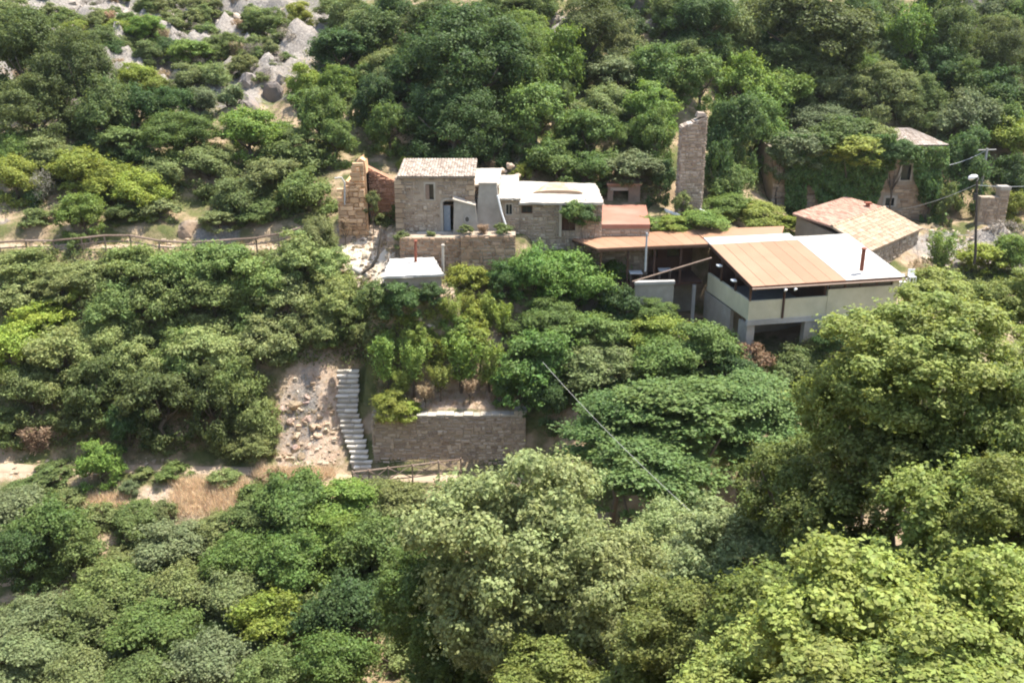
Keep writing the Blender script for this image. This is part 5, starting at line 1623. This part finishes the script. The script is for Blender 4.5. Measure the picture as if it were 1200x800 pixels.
 (668, 338, 62, 46, 'acacia', 'large bright feathery tree in front of the pavilion left wing'),
 (628, 318, 34, 34, 'acacia', 'left shoulder tree of the feathery pair by the terrace wall'),
 (718, 335, 30, 34, 'acacia', 'right feathery tree under the pavilion left wing'),
 (640, 375, 50, 24, 'green', 'green bush under the large feathery tree'),
 (630, 424, 50, 42, 'acacia', 'rounded layered tree right of the garden terrace'),
 (700, 395, 40, 26, 'green', 'green tree below the feathery tree'),
 (702, 428, 46, 26, 'olive', 'pale olive tree between the layered tree and the pavilion'),
 (765, 390, 40, 24, 'yellow', 'light green vine bush under the pavilion ledge'),
 (820, 405, 44, 28, 'green', 'green bush below the pavilion corner'),
 (775, 425, 44, 24, 'green', 'green bush behind the big plane tree'),
 (880, 420, 24, 22, 'rusty', 'rust brown bush under the pavilion undercroft'),
 (858, 430, 30, 20, 'dark', 'dark bush left of the rust brown bush'),
 (925, 425, 36, 22, 'shrub', 'dim bush in front of the pavilion undercroft'),
 (965, 405, 34, 24, 'olive', 'olive bush below the right half of the parapet'),
 (1010, 385, 34, 22, 'shrub', 'bush below the right end of the cream parapet'),
 # garden saplings
 (512, 415, 22, 26, 'stalk', 'yellowish plant between the garden saplings'),
 (458, 474, 30, 18, 'yellow', 'bush spilling over the left end of the retaining wall'),
 (590, 462, 14, 14, 'green', 'little green bush at the right end of the garden terrace'),
 (478, 480, 18, 10, 'yellow', 'creeper trailing over the retaining wall top'),
 # ---- vine strip behind the pavilion roof
 (880, 252, 32, 16, 'yellow', 'yellow green creeper left of the red tile roof'),
 (915, 262, 26, 10, 'yellow', 'yellow creeper tip touching the red tile roof'),
 (850, 240, 26, 12, 'bright', 'bright green bush behind the creeper right of the pillar'),
 (575, 194, 14, 12, 'straw', 'dry grassy bush behind the low house roof'),
 (612, 205, 14, 14, 'yellow', 'yellow green bush behind the middle white roof'),
 (475, 195, 12, 14, 'yellow', 'light bush at the left corner of the pale tiled roof'),
 (468, 248, 12, 16, 'shrub', 'weedy bush at the left corner of the stone house'),
 (448, 258, 12, 10, 'olive', 'low olive bush beside the rubble left of the house'),
 # ---- right side around lamp post
 (1105, 292, 26, 24, 'feather', 'ferny green plant left of the lamp post'),
 (1188, 245, 20, 22, 'yellow', 'yellow green bush right of the ruined wall end'),
 (1178, 272, 20, 14, 'grey', 'grey thorny bush below the ruined wall end'),
 (1160, 305, 34, 20, 'yellow', 'yellow green bush right of the lamp post foot'),
 (1080, 318, 18, 14, 'straw', 'dry brown bush right of the tile roof house'),
 (1190, 300, 26, 24, 'bright', 'light green bush at the right edge by the lamp post'),
 # ---- valley bottom left
 (20, 600, 40, 30, 'blue', 'blue green bush at the left edge below the lower path'),
 (62, 618, 40, 36, 'green', 'dense green bush at left below the lower path'),
 (30, 650, 34, 34, 'dark', 'dark shaded bush at the left edge in the valley'),
 (88, 640, 34, 32, 'shrub', 'olive green mound right of the dense left bush'),
 (342, 590, 52, 34, 'green', 'broad dark green bush right of the golden grass'),
 (300, 612, 34, 26, 'shrub', 'dull green bush at the golden grass foot'),
 (405, 588, 46, 24, 'bright', 'fresh green bush below the cross braced fence'),
 (455, 588, 34, 20, 'olive', 'olive bush at the fence right of the fresh green bush'),
 (150, 250, 24, 12, 'shrub', 'low shrub on the bank left of the square boulder'),
 (188, 246, 20, 12, 'olive', 'olive shrub touching the square boulder on its left'),
 (38, 254, 20, 10, 'shrub', 'low shrub on the bank above the left rail end'),
 (258, 258, 22, 12, 'olive', 'olive shrub on the bank right of the square boulder'),
 (68, 248, 16, 10, 'olive', 'small olive shrub left of the lone sapling'),
 (165, 556, 16, 9, 'olive', 'flat olive weed bush on the lower path edge'),
 (205, 552, 20, 9, 'shrub', 'flat green weed bush above the golden grass'),
 (262, 556, 18, 8, 'olive', 'pale weed bush on the path above the golden grass'),
 (30, 575, 26, 12, 'shrub', 'green weed bush under the lower path at the left edge'),
 (85, 582, 22, 11, 'olive', 'olive weed bush under the lower path left of the young fig'),
 (160, 610, 30, 20, 'shrub', 'scrubby mound at the left end of the golden grass'),
 (120, 600, 22, 14, 'olive', 'low olive scrub on the bare earth below the young fig'),
 (190, 600, 18, 14, 'olive', 'pale scrub inside the left of the golden grass'),
 (255, 622, 30, 18, 'olive', 'olive scrub along the bottom of the golden grass'),
 (295, 585, 20, 18, 'shrub', 'bush at the right end of the golden grass'),
 (322, 562, 20, 14, 'straw', 'pale dry bush at the end of the golden grass'),
 (205, 640, 46, 30, 'blue', 'rounded blue green bush below the golden grass'),
 (130, 685, 50, 30, 'shrub', 'wide dull bush in the valley at left'),
 (215, 685, 40, 30, 'olive', 'pale bush in the valley below the rounded blue bush'),
 (40, 725, 46, 26, 'blue', 'silvery bush low at the left edge'),
 (110, 735, 46, 30, 'shrub', 'green bush near the bottom left'),
 (185, 745, 50, 34, 'green', 'green bush near the bottom left of centre'),
 (270, 700, 44, 32, 'olive', 'purple grey tinged bush in the valley centre left'),
 (280, 655, 42, 28, 'green', 'green bush right of the rounded blue green bush'),
 (345, 660, 50, 36, 'green', 'large green bush below the broad dark green one'),
 (330, 725, 48, 36, 'yellow', 'yellowish bush near the bottom left centre'),
 (395, 640, 46, 34, 'bright', 'light green bush left of the pale carob tree'),
 (440, 640, 44, 36, 'green', 'green bush touching the pale carob on its left'),
 (405, 710, 48, 40, 'dark', 'dark bush left of the pale carob foot'),
 (20, 780, 50, 34, 'blue', 'grey bush in the bottom left corner'),
 (90, 795, 46, 30, 'olive', 'pale bush on the bottom edge at left'),
 (160, 800, 46, 30, 'shrub', 'dull green bush on the bottom edge at left'),
 (240, 780, 50, 36, 'blue', 'blue green bush on the bottom edge left of centre'),
 (315, 800, 50, 36, 'shrub', 'green bush on the bottom edge below the yellowish bush'),
 (390, 785, 50, 40, 'green', 'green bush on the bottom edge left of the carob'),
]
for t in TREES:
    px, py, rx, ry = t[:4]
    if rx > 16 and not (395 < px < 620 and 380 < py < 490):
        big = t[4] in ('oak', 'dark', 'green', 'bright')
        rx, ry = rx * 1.12, ry * (1.2 if big else 1.08)
    sp = t[4]
    if px < 440 and 295 < py < 475:      # sun dried maquis: duller, yellower kinds
        sp = {'green': 'shrub', 'shrub': 'olive', 'dark': 'oak', 'bright': 'shrub'}.get(sp, sp)
    T(px, py, rx, ry, sp, *t[5:], cmul=1.3 if (px < 440 and 290 < py < 450) else 1.0)

# plane tree mass right of centre
PL = crown(33, 190, .19, 52000, .045, .035, 'layer')
T(800, 500, 118, 62, 'plane', 'big layered deep green plane tree below the pavilion', y=52, proto=PL)
T(880, 480, 88, 46, 'plane', 'right hand layered green tree merging with the big plane', y=54, proto=PL)
T(720, 505, 66, 52, 'plane', 'left hand layered green tree beside the garden wall end', y=53)
T(760, 560, 80, 48, 'plane', 'shadowed lower layered tree in the valley under the plane', y=48)
T(640, 470, 30, 36, 'dark', 'dark shaded tree at the right end of the retaining wall', y=59.5)

# near trees on the camera's own slope
NEARP = [crown(s, K, lr, n, ll, lw, 'dome') for s, K, lr, n, ll, lw in ((61, 230, .15, 75000, .036, .026), (62, 170, .18, 48000, .046, .032), (63, 140, .20, 36000, .058, .040), (64, 110, .22, 26000, .076, .050))]
NEAR_TREES = [  # last column scales leaf colour, painting sunlit and shaded crowns
 (610, 640, 138, 132, 'carob', 'large pale silvery green carob tree in the centre foreground', 36, 0, 1.0),
 (715, 690, 100, 100, 'carob', 'pale green tree leaning right of the large silvery carob', 33, 1, .95),
 (790, 640, 70, 60, 'carob', 'pale grey green tree under the big plane tree', 38, 1, .85),
 (596, 738, 62, 50, 'carob', 'pale silvery shrub hiding the trunk of the large carob', 33.5, 1, .9),
 (500, 690, 70, 66, 'green', 'dark green tree under the left side of the silvery carob', 38, 1, .9),
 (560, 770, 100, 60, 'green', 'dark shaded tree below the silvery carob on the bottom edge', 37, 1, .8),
 (660, 800, 90, 60, 'near', 'olive tree on the bottom edge right of the dark hollow', 30, 1, .95),
 (1100, 420, 135, 85, 'near', 'big olive green tree overhanging the right edge', 23, 0, 1.28),
 (1010, 460, 80, 75, 'near', 'left spreading part of the overhanging right grove', 24, 1, 1.22),
 (1175, 500, 90, 100, 'near', 'dark olive tree at the right edge below the lamp post', 21, 1, .95),
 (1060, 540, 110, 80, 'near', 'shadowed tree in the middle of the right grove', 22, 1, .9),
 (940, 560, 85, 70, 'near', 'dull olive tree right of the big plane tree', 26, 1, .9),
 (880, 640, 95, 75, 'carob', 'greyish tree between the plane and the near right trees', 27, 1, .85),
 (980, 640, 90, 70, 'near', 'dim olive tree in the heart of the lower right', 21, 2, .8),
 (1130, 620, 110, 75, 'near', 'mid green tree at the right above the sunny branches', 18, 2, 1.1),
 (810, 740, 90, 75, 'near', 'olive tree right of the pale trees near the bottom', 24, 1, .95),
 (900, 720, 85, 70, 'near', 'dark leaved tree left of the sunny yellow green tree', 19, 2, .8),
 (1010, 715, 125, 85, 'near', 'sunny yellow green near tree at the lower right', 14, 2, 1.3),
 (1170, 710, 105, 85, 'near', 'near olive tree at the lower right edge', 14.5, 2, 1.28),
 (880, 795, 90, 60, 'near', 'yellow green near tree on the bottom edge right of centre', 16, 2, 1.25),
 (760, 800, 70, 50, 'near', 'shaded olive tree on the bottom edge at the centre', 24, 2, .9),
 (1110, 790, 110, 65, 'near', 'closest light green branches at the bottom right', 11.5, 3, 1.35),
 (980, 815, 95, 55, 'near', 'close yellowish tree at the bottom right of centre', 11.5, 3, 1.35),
 (1190, 350, 50, 40, 'near', 'pale leaved tree top at the right edge', 30, 2, 1.2),
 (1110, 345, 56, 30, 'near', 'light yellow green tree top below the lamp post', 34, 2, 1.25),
 (1040, 395, 44, 34, 'near', 'light tree top just below the right end of the parapet', 32, 2, 1.15),
]
for a, b, c, d, sp, lab, yy, pi, cm in NEAR_TREES:
    T(a, b, c, d, sp, lab, y=yy, proto=NEARP[pi], cmul=cm)

for a, b, c, d, lab, yy in ((452, 418, 26, 30, 'leftmost feathery sapling on the garden terrace by the steps', 61.4), (484, 420, 28, 30, 'second feathery sapling from the left on the garden terrace', 61.2),
        (540, 418, 33, 32, 'widest feathery sapling in the middle of the garden terrace', 61.5), (573, 424, 22, 28, 'rightmost feathery sapling on the garden terrace', 61.6)):
    T(a, b, c, d, 'feather', lab, y=yy, cmul=1.25)
for a, b, c, d, sp, lab, yy in ((478, 352, 16, 18, 'stalk', 'tall pale stalk plant right below the hut corner', 63.6), (508, 368, 20, 16, 'stalk', 'broad yellow stalk plant in the upper garden', 63.4), (540, 355, 20, 18, 'stalk', 'bright stalk plant beside the vine leaves', 64.5),
        (556, 372, 18, 16, 'yellow', 'yellow vine clump in the upper garden centre', 63.6), (590, 372, 18, 20, 'stalk', 'stalk plant left of the acacia pair', 64.2), (500, 398, 20, 14, 'yellow', 'yellow vine clump above the garden saplings', 62.6), (524, 402, 16, 14, 'stalk', 'short stalk plant between the two middle saplings', 62.4), (452, 392, 24, 20, 'yellow', 'yellow green bush above the leftmost sapling', 62.8), (482, 378, 24, 18, 'yellow', 'yellow green clump above the second sapling', 63.2), (530, 384, 24, 18, 'bright', 'fresh green clump above the widest sapling', 63),
        (562, 394, 22, 18, 'yellow', 'yellow green clump above the rightmost sapling', 62.6), (515, 440, 18, 16, 'stalk', 'pale stalk plant among the sapling trunks', 60.6), (470, 446, 16, 16, 'stalk', 'bright stalk plant between the two left saplings', 60.5), (588, 448, 16, 20, 'bright', 'fresh green plant at the right end of the garden', 60.8), (550, 452, 12, 9, 'straw', 'dry tuft under the widest sapling', 60.3), (498, 458, 14, 9, 'straw', 'dry tuft behind the retaining wall coping', 60)):
    T(a, b, c, d, sp, lab, y=yy)
for a, b, c, d, sp, lab, yy in ((776, 214, 16, 26, 'dark', 'dark narrow bush close left of the ruined pillar shaft', 78.5), (840, 196, 20, 36, 'dark', 'dark narrow tree close right of the ruined pillar shaft', 79), (800, 236, 12, 12, 'olive', 'weedy bush at the front foot of the ruined pillar', 75.2),
        (545, 268, 9, 5, 'shrub', 'low weed on the terrace wall under the oven', 68.4), (566, 268, 10, 6, 'straw', 'dry weed on the terrace wall under the grey chimney', 68.4), (590, 270, 12, 8, 'shrub', 'weed clump at the right end of the house terrace wall', 68.4),
        (470, 280, 10, 9, 'olive', 'weed clump at the left end of the house terrace wall', 68.6), (505, 274, 8, 4, 'olive', 'low weed before the stone house doorstep', 68.9), (436, 236, 10, 12, 'olive', 'weed bush between orange ruin and stone house', 71.6), (404, 262, 10, 7, 'straw', 'dry tuft at the foot of the orange ruin', 70.6),
        (690, 250, 18, 14, 'dark', 'dark vine draped at the right end of the low house', 70.1), (672, 246, 16, 12, 'green', 'green vine over the pale door jamb of the low house', 70.0)):
    T(a, b, c, d, sp, lab, y=yy)
for k, (a, b, c, d, sp, lab) in enumerate(((716, 266, 22, 9, 'yellow', 'vine hedge left end behind the pavilion wing roof'), (752, 264, 24, 9, 'bright', 'vine hedge green middle behind the pavilion wing roof'),
        (790, 262, 26, 10, 'yellow', 'vine hedge centre below the ruined pillar foot'), (832, 258, 30, 13, 'bright', 'green creeper right of the pillar foot behind the roof'))):
    T(a, b, c, d, sp, lab, y=72.9)
T(770, 366, 30, 16, 'green', 'green bush against the grey wall under the pavilion ledge', y=65.6)
T(730, 352, 24, 22, 'dark', 'dark bush left of the grey wall under the pavilion ledge', y=66)
# ivy on the house: leaf curtains on the wall (a part of the house it grows on)
def ivy():
    g = np.random.default_rng(5)
    d = IVY
    n = 26000
    px = g.uniform(905, 1112, n); py = g.uniform(158, 268, n)
    def dens(x, y):
        top = (y < 192 + 8 * np.sin(x * .11))
        hang = (y < 232 + 22 * np.sin(x * .045 + 1) + 10 * np.sin(x * .21)) & (x < 1040) & (x > 930)
        left = (x < 945) & (x > 920)
        right = (x > 1062 + .55 * (y - 195)) & (x < 1100 + .12 * (y - 180)) & (y > 170)
        win = ((x > 1050) & (x < 1071) & (y > 186) & (y < 216)) | ((x > 1032) & (x < 1050) & (y > 228) & (y < 245))
        return (top | hang | left | right) & ~win & ~((y < 172) & (x > 1050))
    ok = dens(px, py)
    px, py = px[ok], py[ok]
    n = len(px)
    lump = np.array([mnoise.fractal(Vector((a * .07, b * .09, 2)), 1, 2, 3) for a, b in zip(px, py)])
    out = np.clip(.35 + lump * .55 + g.uniform(0, .25, n), .06, 1.4)
    u = (px - 600) / FPX; v = (400 - py) / FPX
    yy = d['y0'] - out
    t = yy / (CP + SP * v)
    P = np.stack([u * t, yy, (-SP + CP * v) * t], 1)
    N = unit(g.normal(0, .45, (n, 3)) + np.array([0, -.8, .55]))
    Tt = frame(N, unit(g.normal(0, .5, (n, 3)) + np.array([0, -.2, -.8])))
    r = d['root']
    P = P - np.array(r.location)
    me = leaves_to_mesh('ivy', P, N, Tt, .24 * g.uniform(.6, 1.4, n), .2 * g.uniform(.7, 1.3, n), g.uniform(0, 1, n), M['leaf'])
    o = link('ivy', me, r)
    o.color = (.105, .175, .048, 1)
    o['kind'] = 'stuff'
ivy()
T(1052, 178, 22, 16, 'dark', 'dark ivy mound in front of the hipped roof', y=85.6)
T(978, 156, 40, 22, 'green', 'green ivy hump on the middle of the ivy house roof', y=88)
T(1022, 160, 30, 18, 'olive', 'olive ivy mound left of the hipped roof', y=87.5)
T(915, 182, 22, 26, 'blue', 'bluish ivy hanging over the left end of the ivy house', y=86)
T(940, 172, 40, 20, 'blue', 'blue green ivy crown on the left top of the ivy house', y=86.5)
T(1000, 172, 44, 18, 'yellow', 'yellow green ivy crown along the ivy house eaves', y=86.3)
T(1090, 232, 18, 32, 'dark', 'ivy clad bush at the right corner of the ivy house', y=85.3)
T(1108, 240, 16, 26, 'shrub', 'small tree right beside the ivy house corner', y=84.6)

# ---- extra scrub so the slopes read as maquis: individuals sharing one label per slope
KEEP = [  # pixel boxes where the photograph shows open things
    (395, 180, 760, 330), (690, 205, 770, 262), (785, 120, 835, 262), (660, 260, 1070, 420), (925, 215, 1120, 300), (1030, 150, 1210, 320),
    (310, 430, 440, 570), (395, 470, 622, 565), (0, 262, 352, 292), (0, 535, 120, 625), (100, 555, 300, 630), (0, 690, 60, 705), (205, 245, 240, 290), (40, 0, 320, 50), (190, 40, 300, 90), (270, 70, 340, 130), (895, 150, 1120, 270), (470, 350, 610, 480), (440, 295, 522, 330)]
def blocked(px, py, m=6):
    return any(a - m < px < c + m and b - m < py < d + m for a, b, c, d in KEEP)
ZONES = [  # label, group, pixel box, count, species choices, radius range
    ('low scrub bush filling gaps on the left slope below the rail', 'scrub on the left slope', (0, 295, 430, 520), 70, ('shrub', 'olive', 'olive', 'yellow'), (12, 22)),
    ('small bush filling gaps on the upper left slope', 'bushes on the upper left slope', (0, 60, 400, 262), 55, ('shrub', 'olive', 'dark', 'green'), (12, 22)),
    ('small tree filling gaps in the woods behind the houses', 'trees behind the houses', (400, 0, 900, 200), 85, ('green', 'dark', 'olive', 'shrub'), (16, 28)),
    ('small tree filling gaps in the upper right woods', 'trees in the upper right woods', (880, 0, 1210, 200), 65, ('oak', 'dark', 'blue', 'green'), (16, 28)),
    ('bush filling gaps in the valley below the lower path', 'bushes in the valley bottom', (0, 620, 480, 810), 50, ('shrub', 'blue', 'green', 'olive'), (16, 30)),
    ('bush filling gaps on the bank below the pavilion', 'bushes below the pavilion', (620, 370, 1010, 470), 28, ('green', 'shrub', 'dark', 'olive'), (14, 24)),
    ('tuft of scrub growing between the limestone outcrops', 'tufts on the limestone', (20, 0, 335, 95), 130, ('olive', 'shrub', 'grey', 'straw', 'olive'), (6, 14)),
]
for lab, grp, (a, b, c, d), cnt, sps, (r0, r1) in ZONES:
    n = 0; tries = 0
    while n < cnt and tries < cnt * 12:
        tries += 1
        px, py = rnd.uniform(a, c), rnd.uniform(b, d)
        if r0 > 10 and blocked(px, py, 14): continue
        rr = rnd.uniform(r0, r1)
        sp = rnd.choice(sps)
        T(px, py, rr, rr * (rnd.uniform(.95, 1.35) if r0 > 13 and py < 210 else rnd.uniform(.65, .95)), sp, place_label(px, py, ('tiny ' if rr < 8 else 'small ' if rr < 16 else 'mid sized ' if rr < 23 else 'large ') + TONE[sp], lab), grp, k=.6)
        n += 1

for px, py, rx, ry, sp in ((112, 22, 18, 13, 'olive'), (150, 28, 20, 14, 'shrub'), (205, 20, 16, 11, 'olive'), (268, 52, 22, 15, 'shrub'), (302, 22, 20, 14, 'olive'), (285, 78, 20, 15, 'olive'), (240, 38, 16, 11, 'shrub'), (192, 58, 22, 15, 'dark'),
        (78, 22, 18, 13, 'shrub'), (172, 8, 18, 12, 'shrub'), (228, 6, 16, 11, 'olive'), (320, 50, 18, 14, 'shrub'), (300, 62, 16, 12, 'grey'), (212, 45, 14, 10, 'grey'), (132, 62, 22, 16, 'dark')):
    T(px, py, rx, ry, sp, place_label(px, py, 'wind clipped ' + TONE[sp], 'wind clipped bush on the limestone'), 'bushes on the limestone', k=.6)
T(985, 396, 30, 20, 'dark', 'dark bush against the right undercroft wall of the pavilion', y=61.5)
# loose rubble too small to count
def rubble_scatter():
    g = np.random.default_rng(9)
    V, F = [], []
    mb = MB()
    for (a, b, c, d), n in (((322, 445, 398, 552), 170), ((400, 232, 462, 330), 520), ((0, 540, 200, 560), 120), ((1085, 265, 1195, 315), 240), ((440, 440, 610, 478), 90), ((560, 190, 612, 208), 60), ((0, 284, 350, 293), 140), ((200, 10, 330, 80), 160)):
        for _ in range(n):
            h = hit(g.uniform(a, c), g.uniform(b, d), .0)
            z = land(h.x, h.y)
            s = .05 + .16 * g.uniform() ** 3
            pts = [(h.x + s * g.uniform(.5, 1.1) * i, h.y + s * g.uniform(.5, 1.1) * j, z + s * g.uniform(.4, .9) * k) for k in (-1, 1) for i, j in ((-1, -1), (1, -1), (1, 1), (-1, 1))]
            mb.hexa(pts)
    o = mb.build('rubble', M['rock'])
    o.color = (1.2, 1.08, .92, 1)
    tag(o, 'small loose stones strewn on the bare banks and paths', None, None, 'stuff')
rubble_scatter()
# ---- undergrowth (nobody could count it): leaf tufts over the slopes, dry grass by the paths
def scatter(name, n_t, per, boxes, tones, ll, lw, spread, mat, label=None, upright=False, seed=1, free=False):
    g = np.random.default_rng(seed)
    P0 = []
    while len(P0) < n_t:
        b = boxes[g.integers(len(boxes))]
        px, py = g.uniform(b[0], b[2]), g.uniform(b[1], b[3])
        if not free and blocked(px, py, 2): continue
        h = hit(px, py, .05)
        P0.append(h)
    P0 = np.array(P0)
    P = np.repeat(P0, per, 0)
    n = len(P)
    tone = np.array(tones)[np.repeat(g.integers(0, len(tones), n_t), per)]
    if upright:
        P[:, :2] += g.normal(0, spread * .4, (n, 2))
        Tt = unit(g.normal(0, .35, (n, 3)) + np.array([0, 0, 1]))
        L = ll * g.uniform(.5, 1.3, n)
        P = P + Tt * (L / 2)[:, None] - np.array([0, 0, .05])
        N = unit(np.cross(Tt, unit(g.normal(0, 1, (n, 3)))))
    else:
        P = P + np.abs(g.normal(0, 1, (n, 3))) * np.array([0, 0, spread * .6]) + g.normal(0, spread * .6, (n, 3)) * np.array([1, 1, .1])
        N = unit(g.normal(0, .5, (n, 3)) + np.array([0, -.2, .8]))
        Tt = frame(N, g.normal(0, 1, (n, 3)))
        L = ll * g.uniform(.6, 1.4, n)
    me = leaves_to_mesh(name, P, N, Tt, L, lw * g.uniform(.7, 1.3, n), g.uniform(0, 1, n), mat)
    ca = me.attributes.new('tone', 'FLOAT_COLOR', 'FACE')
    ca.data.foreach_set('color', np.concatenate([tone, np.ones((n, 1))], 1).astype(np.float32).ravel())
    o = link(name, me)
    tag(o, label, None, None, 'stuff')
    return o
def thicket(name, boxes, n_t, per, seed):
    g = np.random.default_rng(seed)
    Ps, tones = [], []
    for _ in range(n_t):
        b = boxes[g.integers(len(boxes))]
        h = hit(g.uniform(b[0], b[2]), g.uniform(b[1], b[3]), .8, ystart=17)
        f = project(*h)[2]
        R_ = g.uniform(1.0, 2.2) * (.55 + f / 130)
        cl = unit(g.normal(0, 1, (14, 3))) * R_ * .62
        cl[:, 2] = np.abs(cl[:, 2]) * .9
        li = g.integers(0, 14, per)
        Ps.append(np.array(h) + np.array([0, 0, -.3]) + cl[li] + unit(g.normal(0, 1, (per, 3))) * R_ * .42 * (g.uniform(.3, 1, (per, 1)) ** .5))
        t = np.array(greens[g.integers(len(greens))]) * g.uniform(.9, 1.2)
        tones.append(np.repeat(t[None], per, 0))
    P = np.concatenate(Ps); tone = np.concatenate(tones); n = len(P)
    N = unit(g.normal(0, .6, (n, 3)) + np.array([0, 0, .7]))
    Tt = frame(N, g.normal(0, 1, (n, 3)))
    q = g.uniform(.6, 1.4, n)
    me = leaves_to_mesh(name, P, N, Tt, .24 * q, .16 * q, g.uniform(0, 1, n), M['leafmat'])
    ca = me.attributes.new('tone', 'FLOAT_COLOR', 'FACE')
    ca.data.foreach_set('color', np.concatenate([tone, np.ones((n, 1))], 1).astype(np.float32).ravel())
    tag(link(name, me), 'dense thicket continuing along both sides of the valley', None, None, 'stuff')
greens = [(.10, .13, .045), (.12, .16, .05), (.15, .17, .065), (.08, .115, .038), (.18, .19, .07)]
scatter('undergrowth', 9000, 14, [(0, 0, 1200, 262), (0, 290, 440, 530), (0, 560, 640, 800), (420, 300, 1000, 480), (1060, 270, 1200, 340)], greens, .2, .12, .4, M['leafmat'], 'tangled low undergrowth covering the slopes', seed=3)
scatter('dry_grass', 1900, 16, [(200, 562, 292, 606), (212, 564, 285, 598), (300, 552, 390, 560), (100, 582, 150, 604)], [(.60, .51, .34), (.66, .57, .39), (.52, .43, .28)], .55, .026, .3, M['leafmat'], 'golden dry grass beside the lower path', True, 5, True)
scatter('dry_weeds', 1100, 12, [(190, 10, 330, 90), (0, 284, 350, 296), (400, 230, 470, 300), (320, 440, 400, 550), (1080, 265, 1200, 320), (480, 360, 600, 480), (440, 436, 610, 476), (440, 436, 610, 476)], [(.36, .28, .15), (.30, .24, .12), (.16, .17, .06)], .35, .02, .25, M['leafmat'], 'sparse dry weeds between the stones', True, 6, True)
thicket('thicket', [(1225, 120, 1480, 820), (1235, 300, 1400, 820), (1225, 120, 1400, 400), (-240, 60, -40, 820)], 130, 900, 8)
T(1190, 592, 75, 62, 'near', 'olive green tree cut by the right edge above the sunny lower right tree', y=hit(1190, 600, 0, ystart=5).y - 1.0, proto=NEARP[2], cmul=1.1)
T(1175, 560, 40, 34, 'near', 'small shaded tree under the big overhanging right tree', y=hit(1190, 600, 0, ystart=5).y + .5, proto=NEARP[1], cmul=.9)

# ---- thin summer haze: one closed box of even density round everything
hz = MB().box(-165, 165, -64, 330, -39, 190).mesh('haze', M['ground'])
hz.materials.clear()
hm, hn, hl = new_mat('thin_summer_haze')
ho = hn.new('ShaderNodeOutputMaterial')
hv = hn.new('ShaderNodeVolumePrincipled')
hv.inputs['Color'].default_value = (0.93, 0.95, 1.0, 1)
hv.inputs['Density'].default_value = 0.0001
hv.inputs['Anisotropy'].default_value = 0.3
hl.new(hv.outputs[0], ho.inputs['Volume'])
hz.materials.append(hm)
tag(link('haze', hz), 'thin pale summer haze in the valley air', None, None, 'stuff')
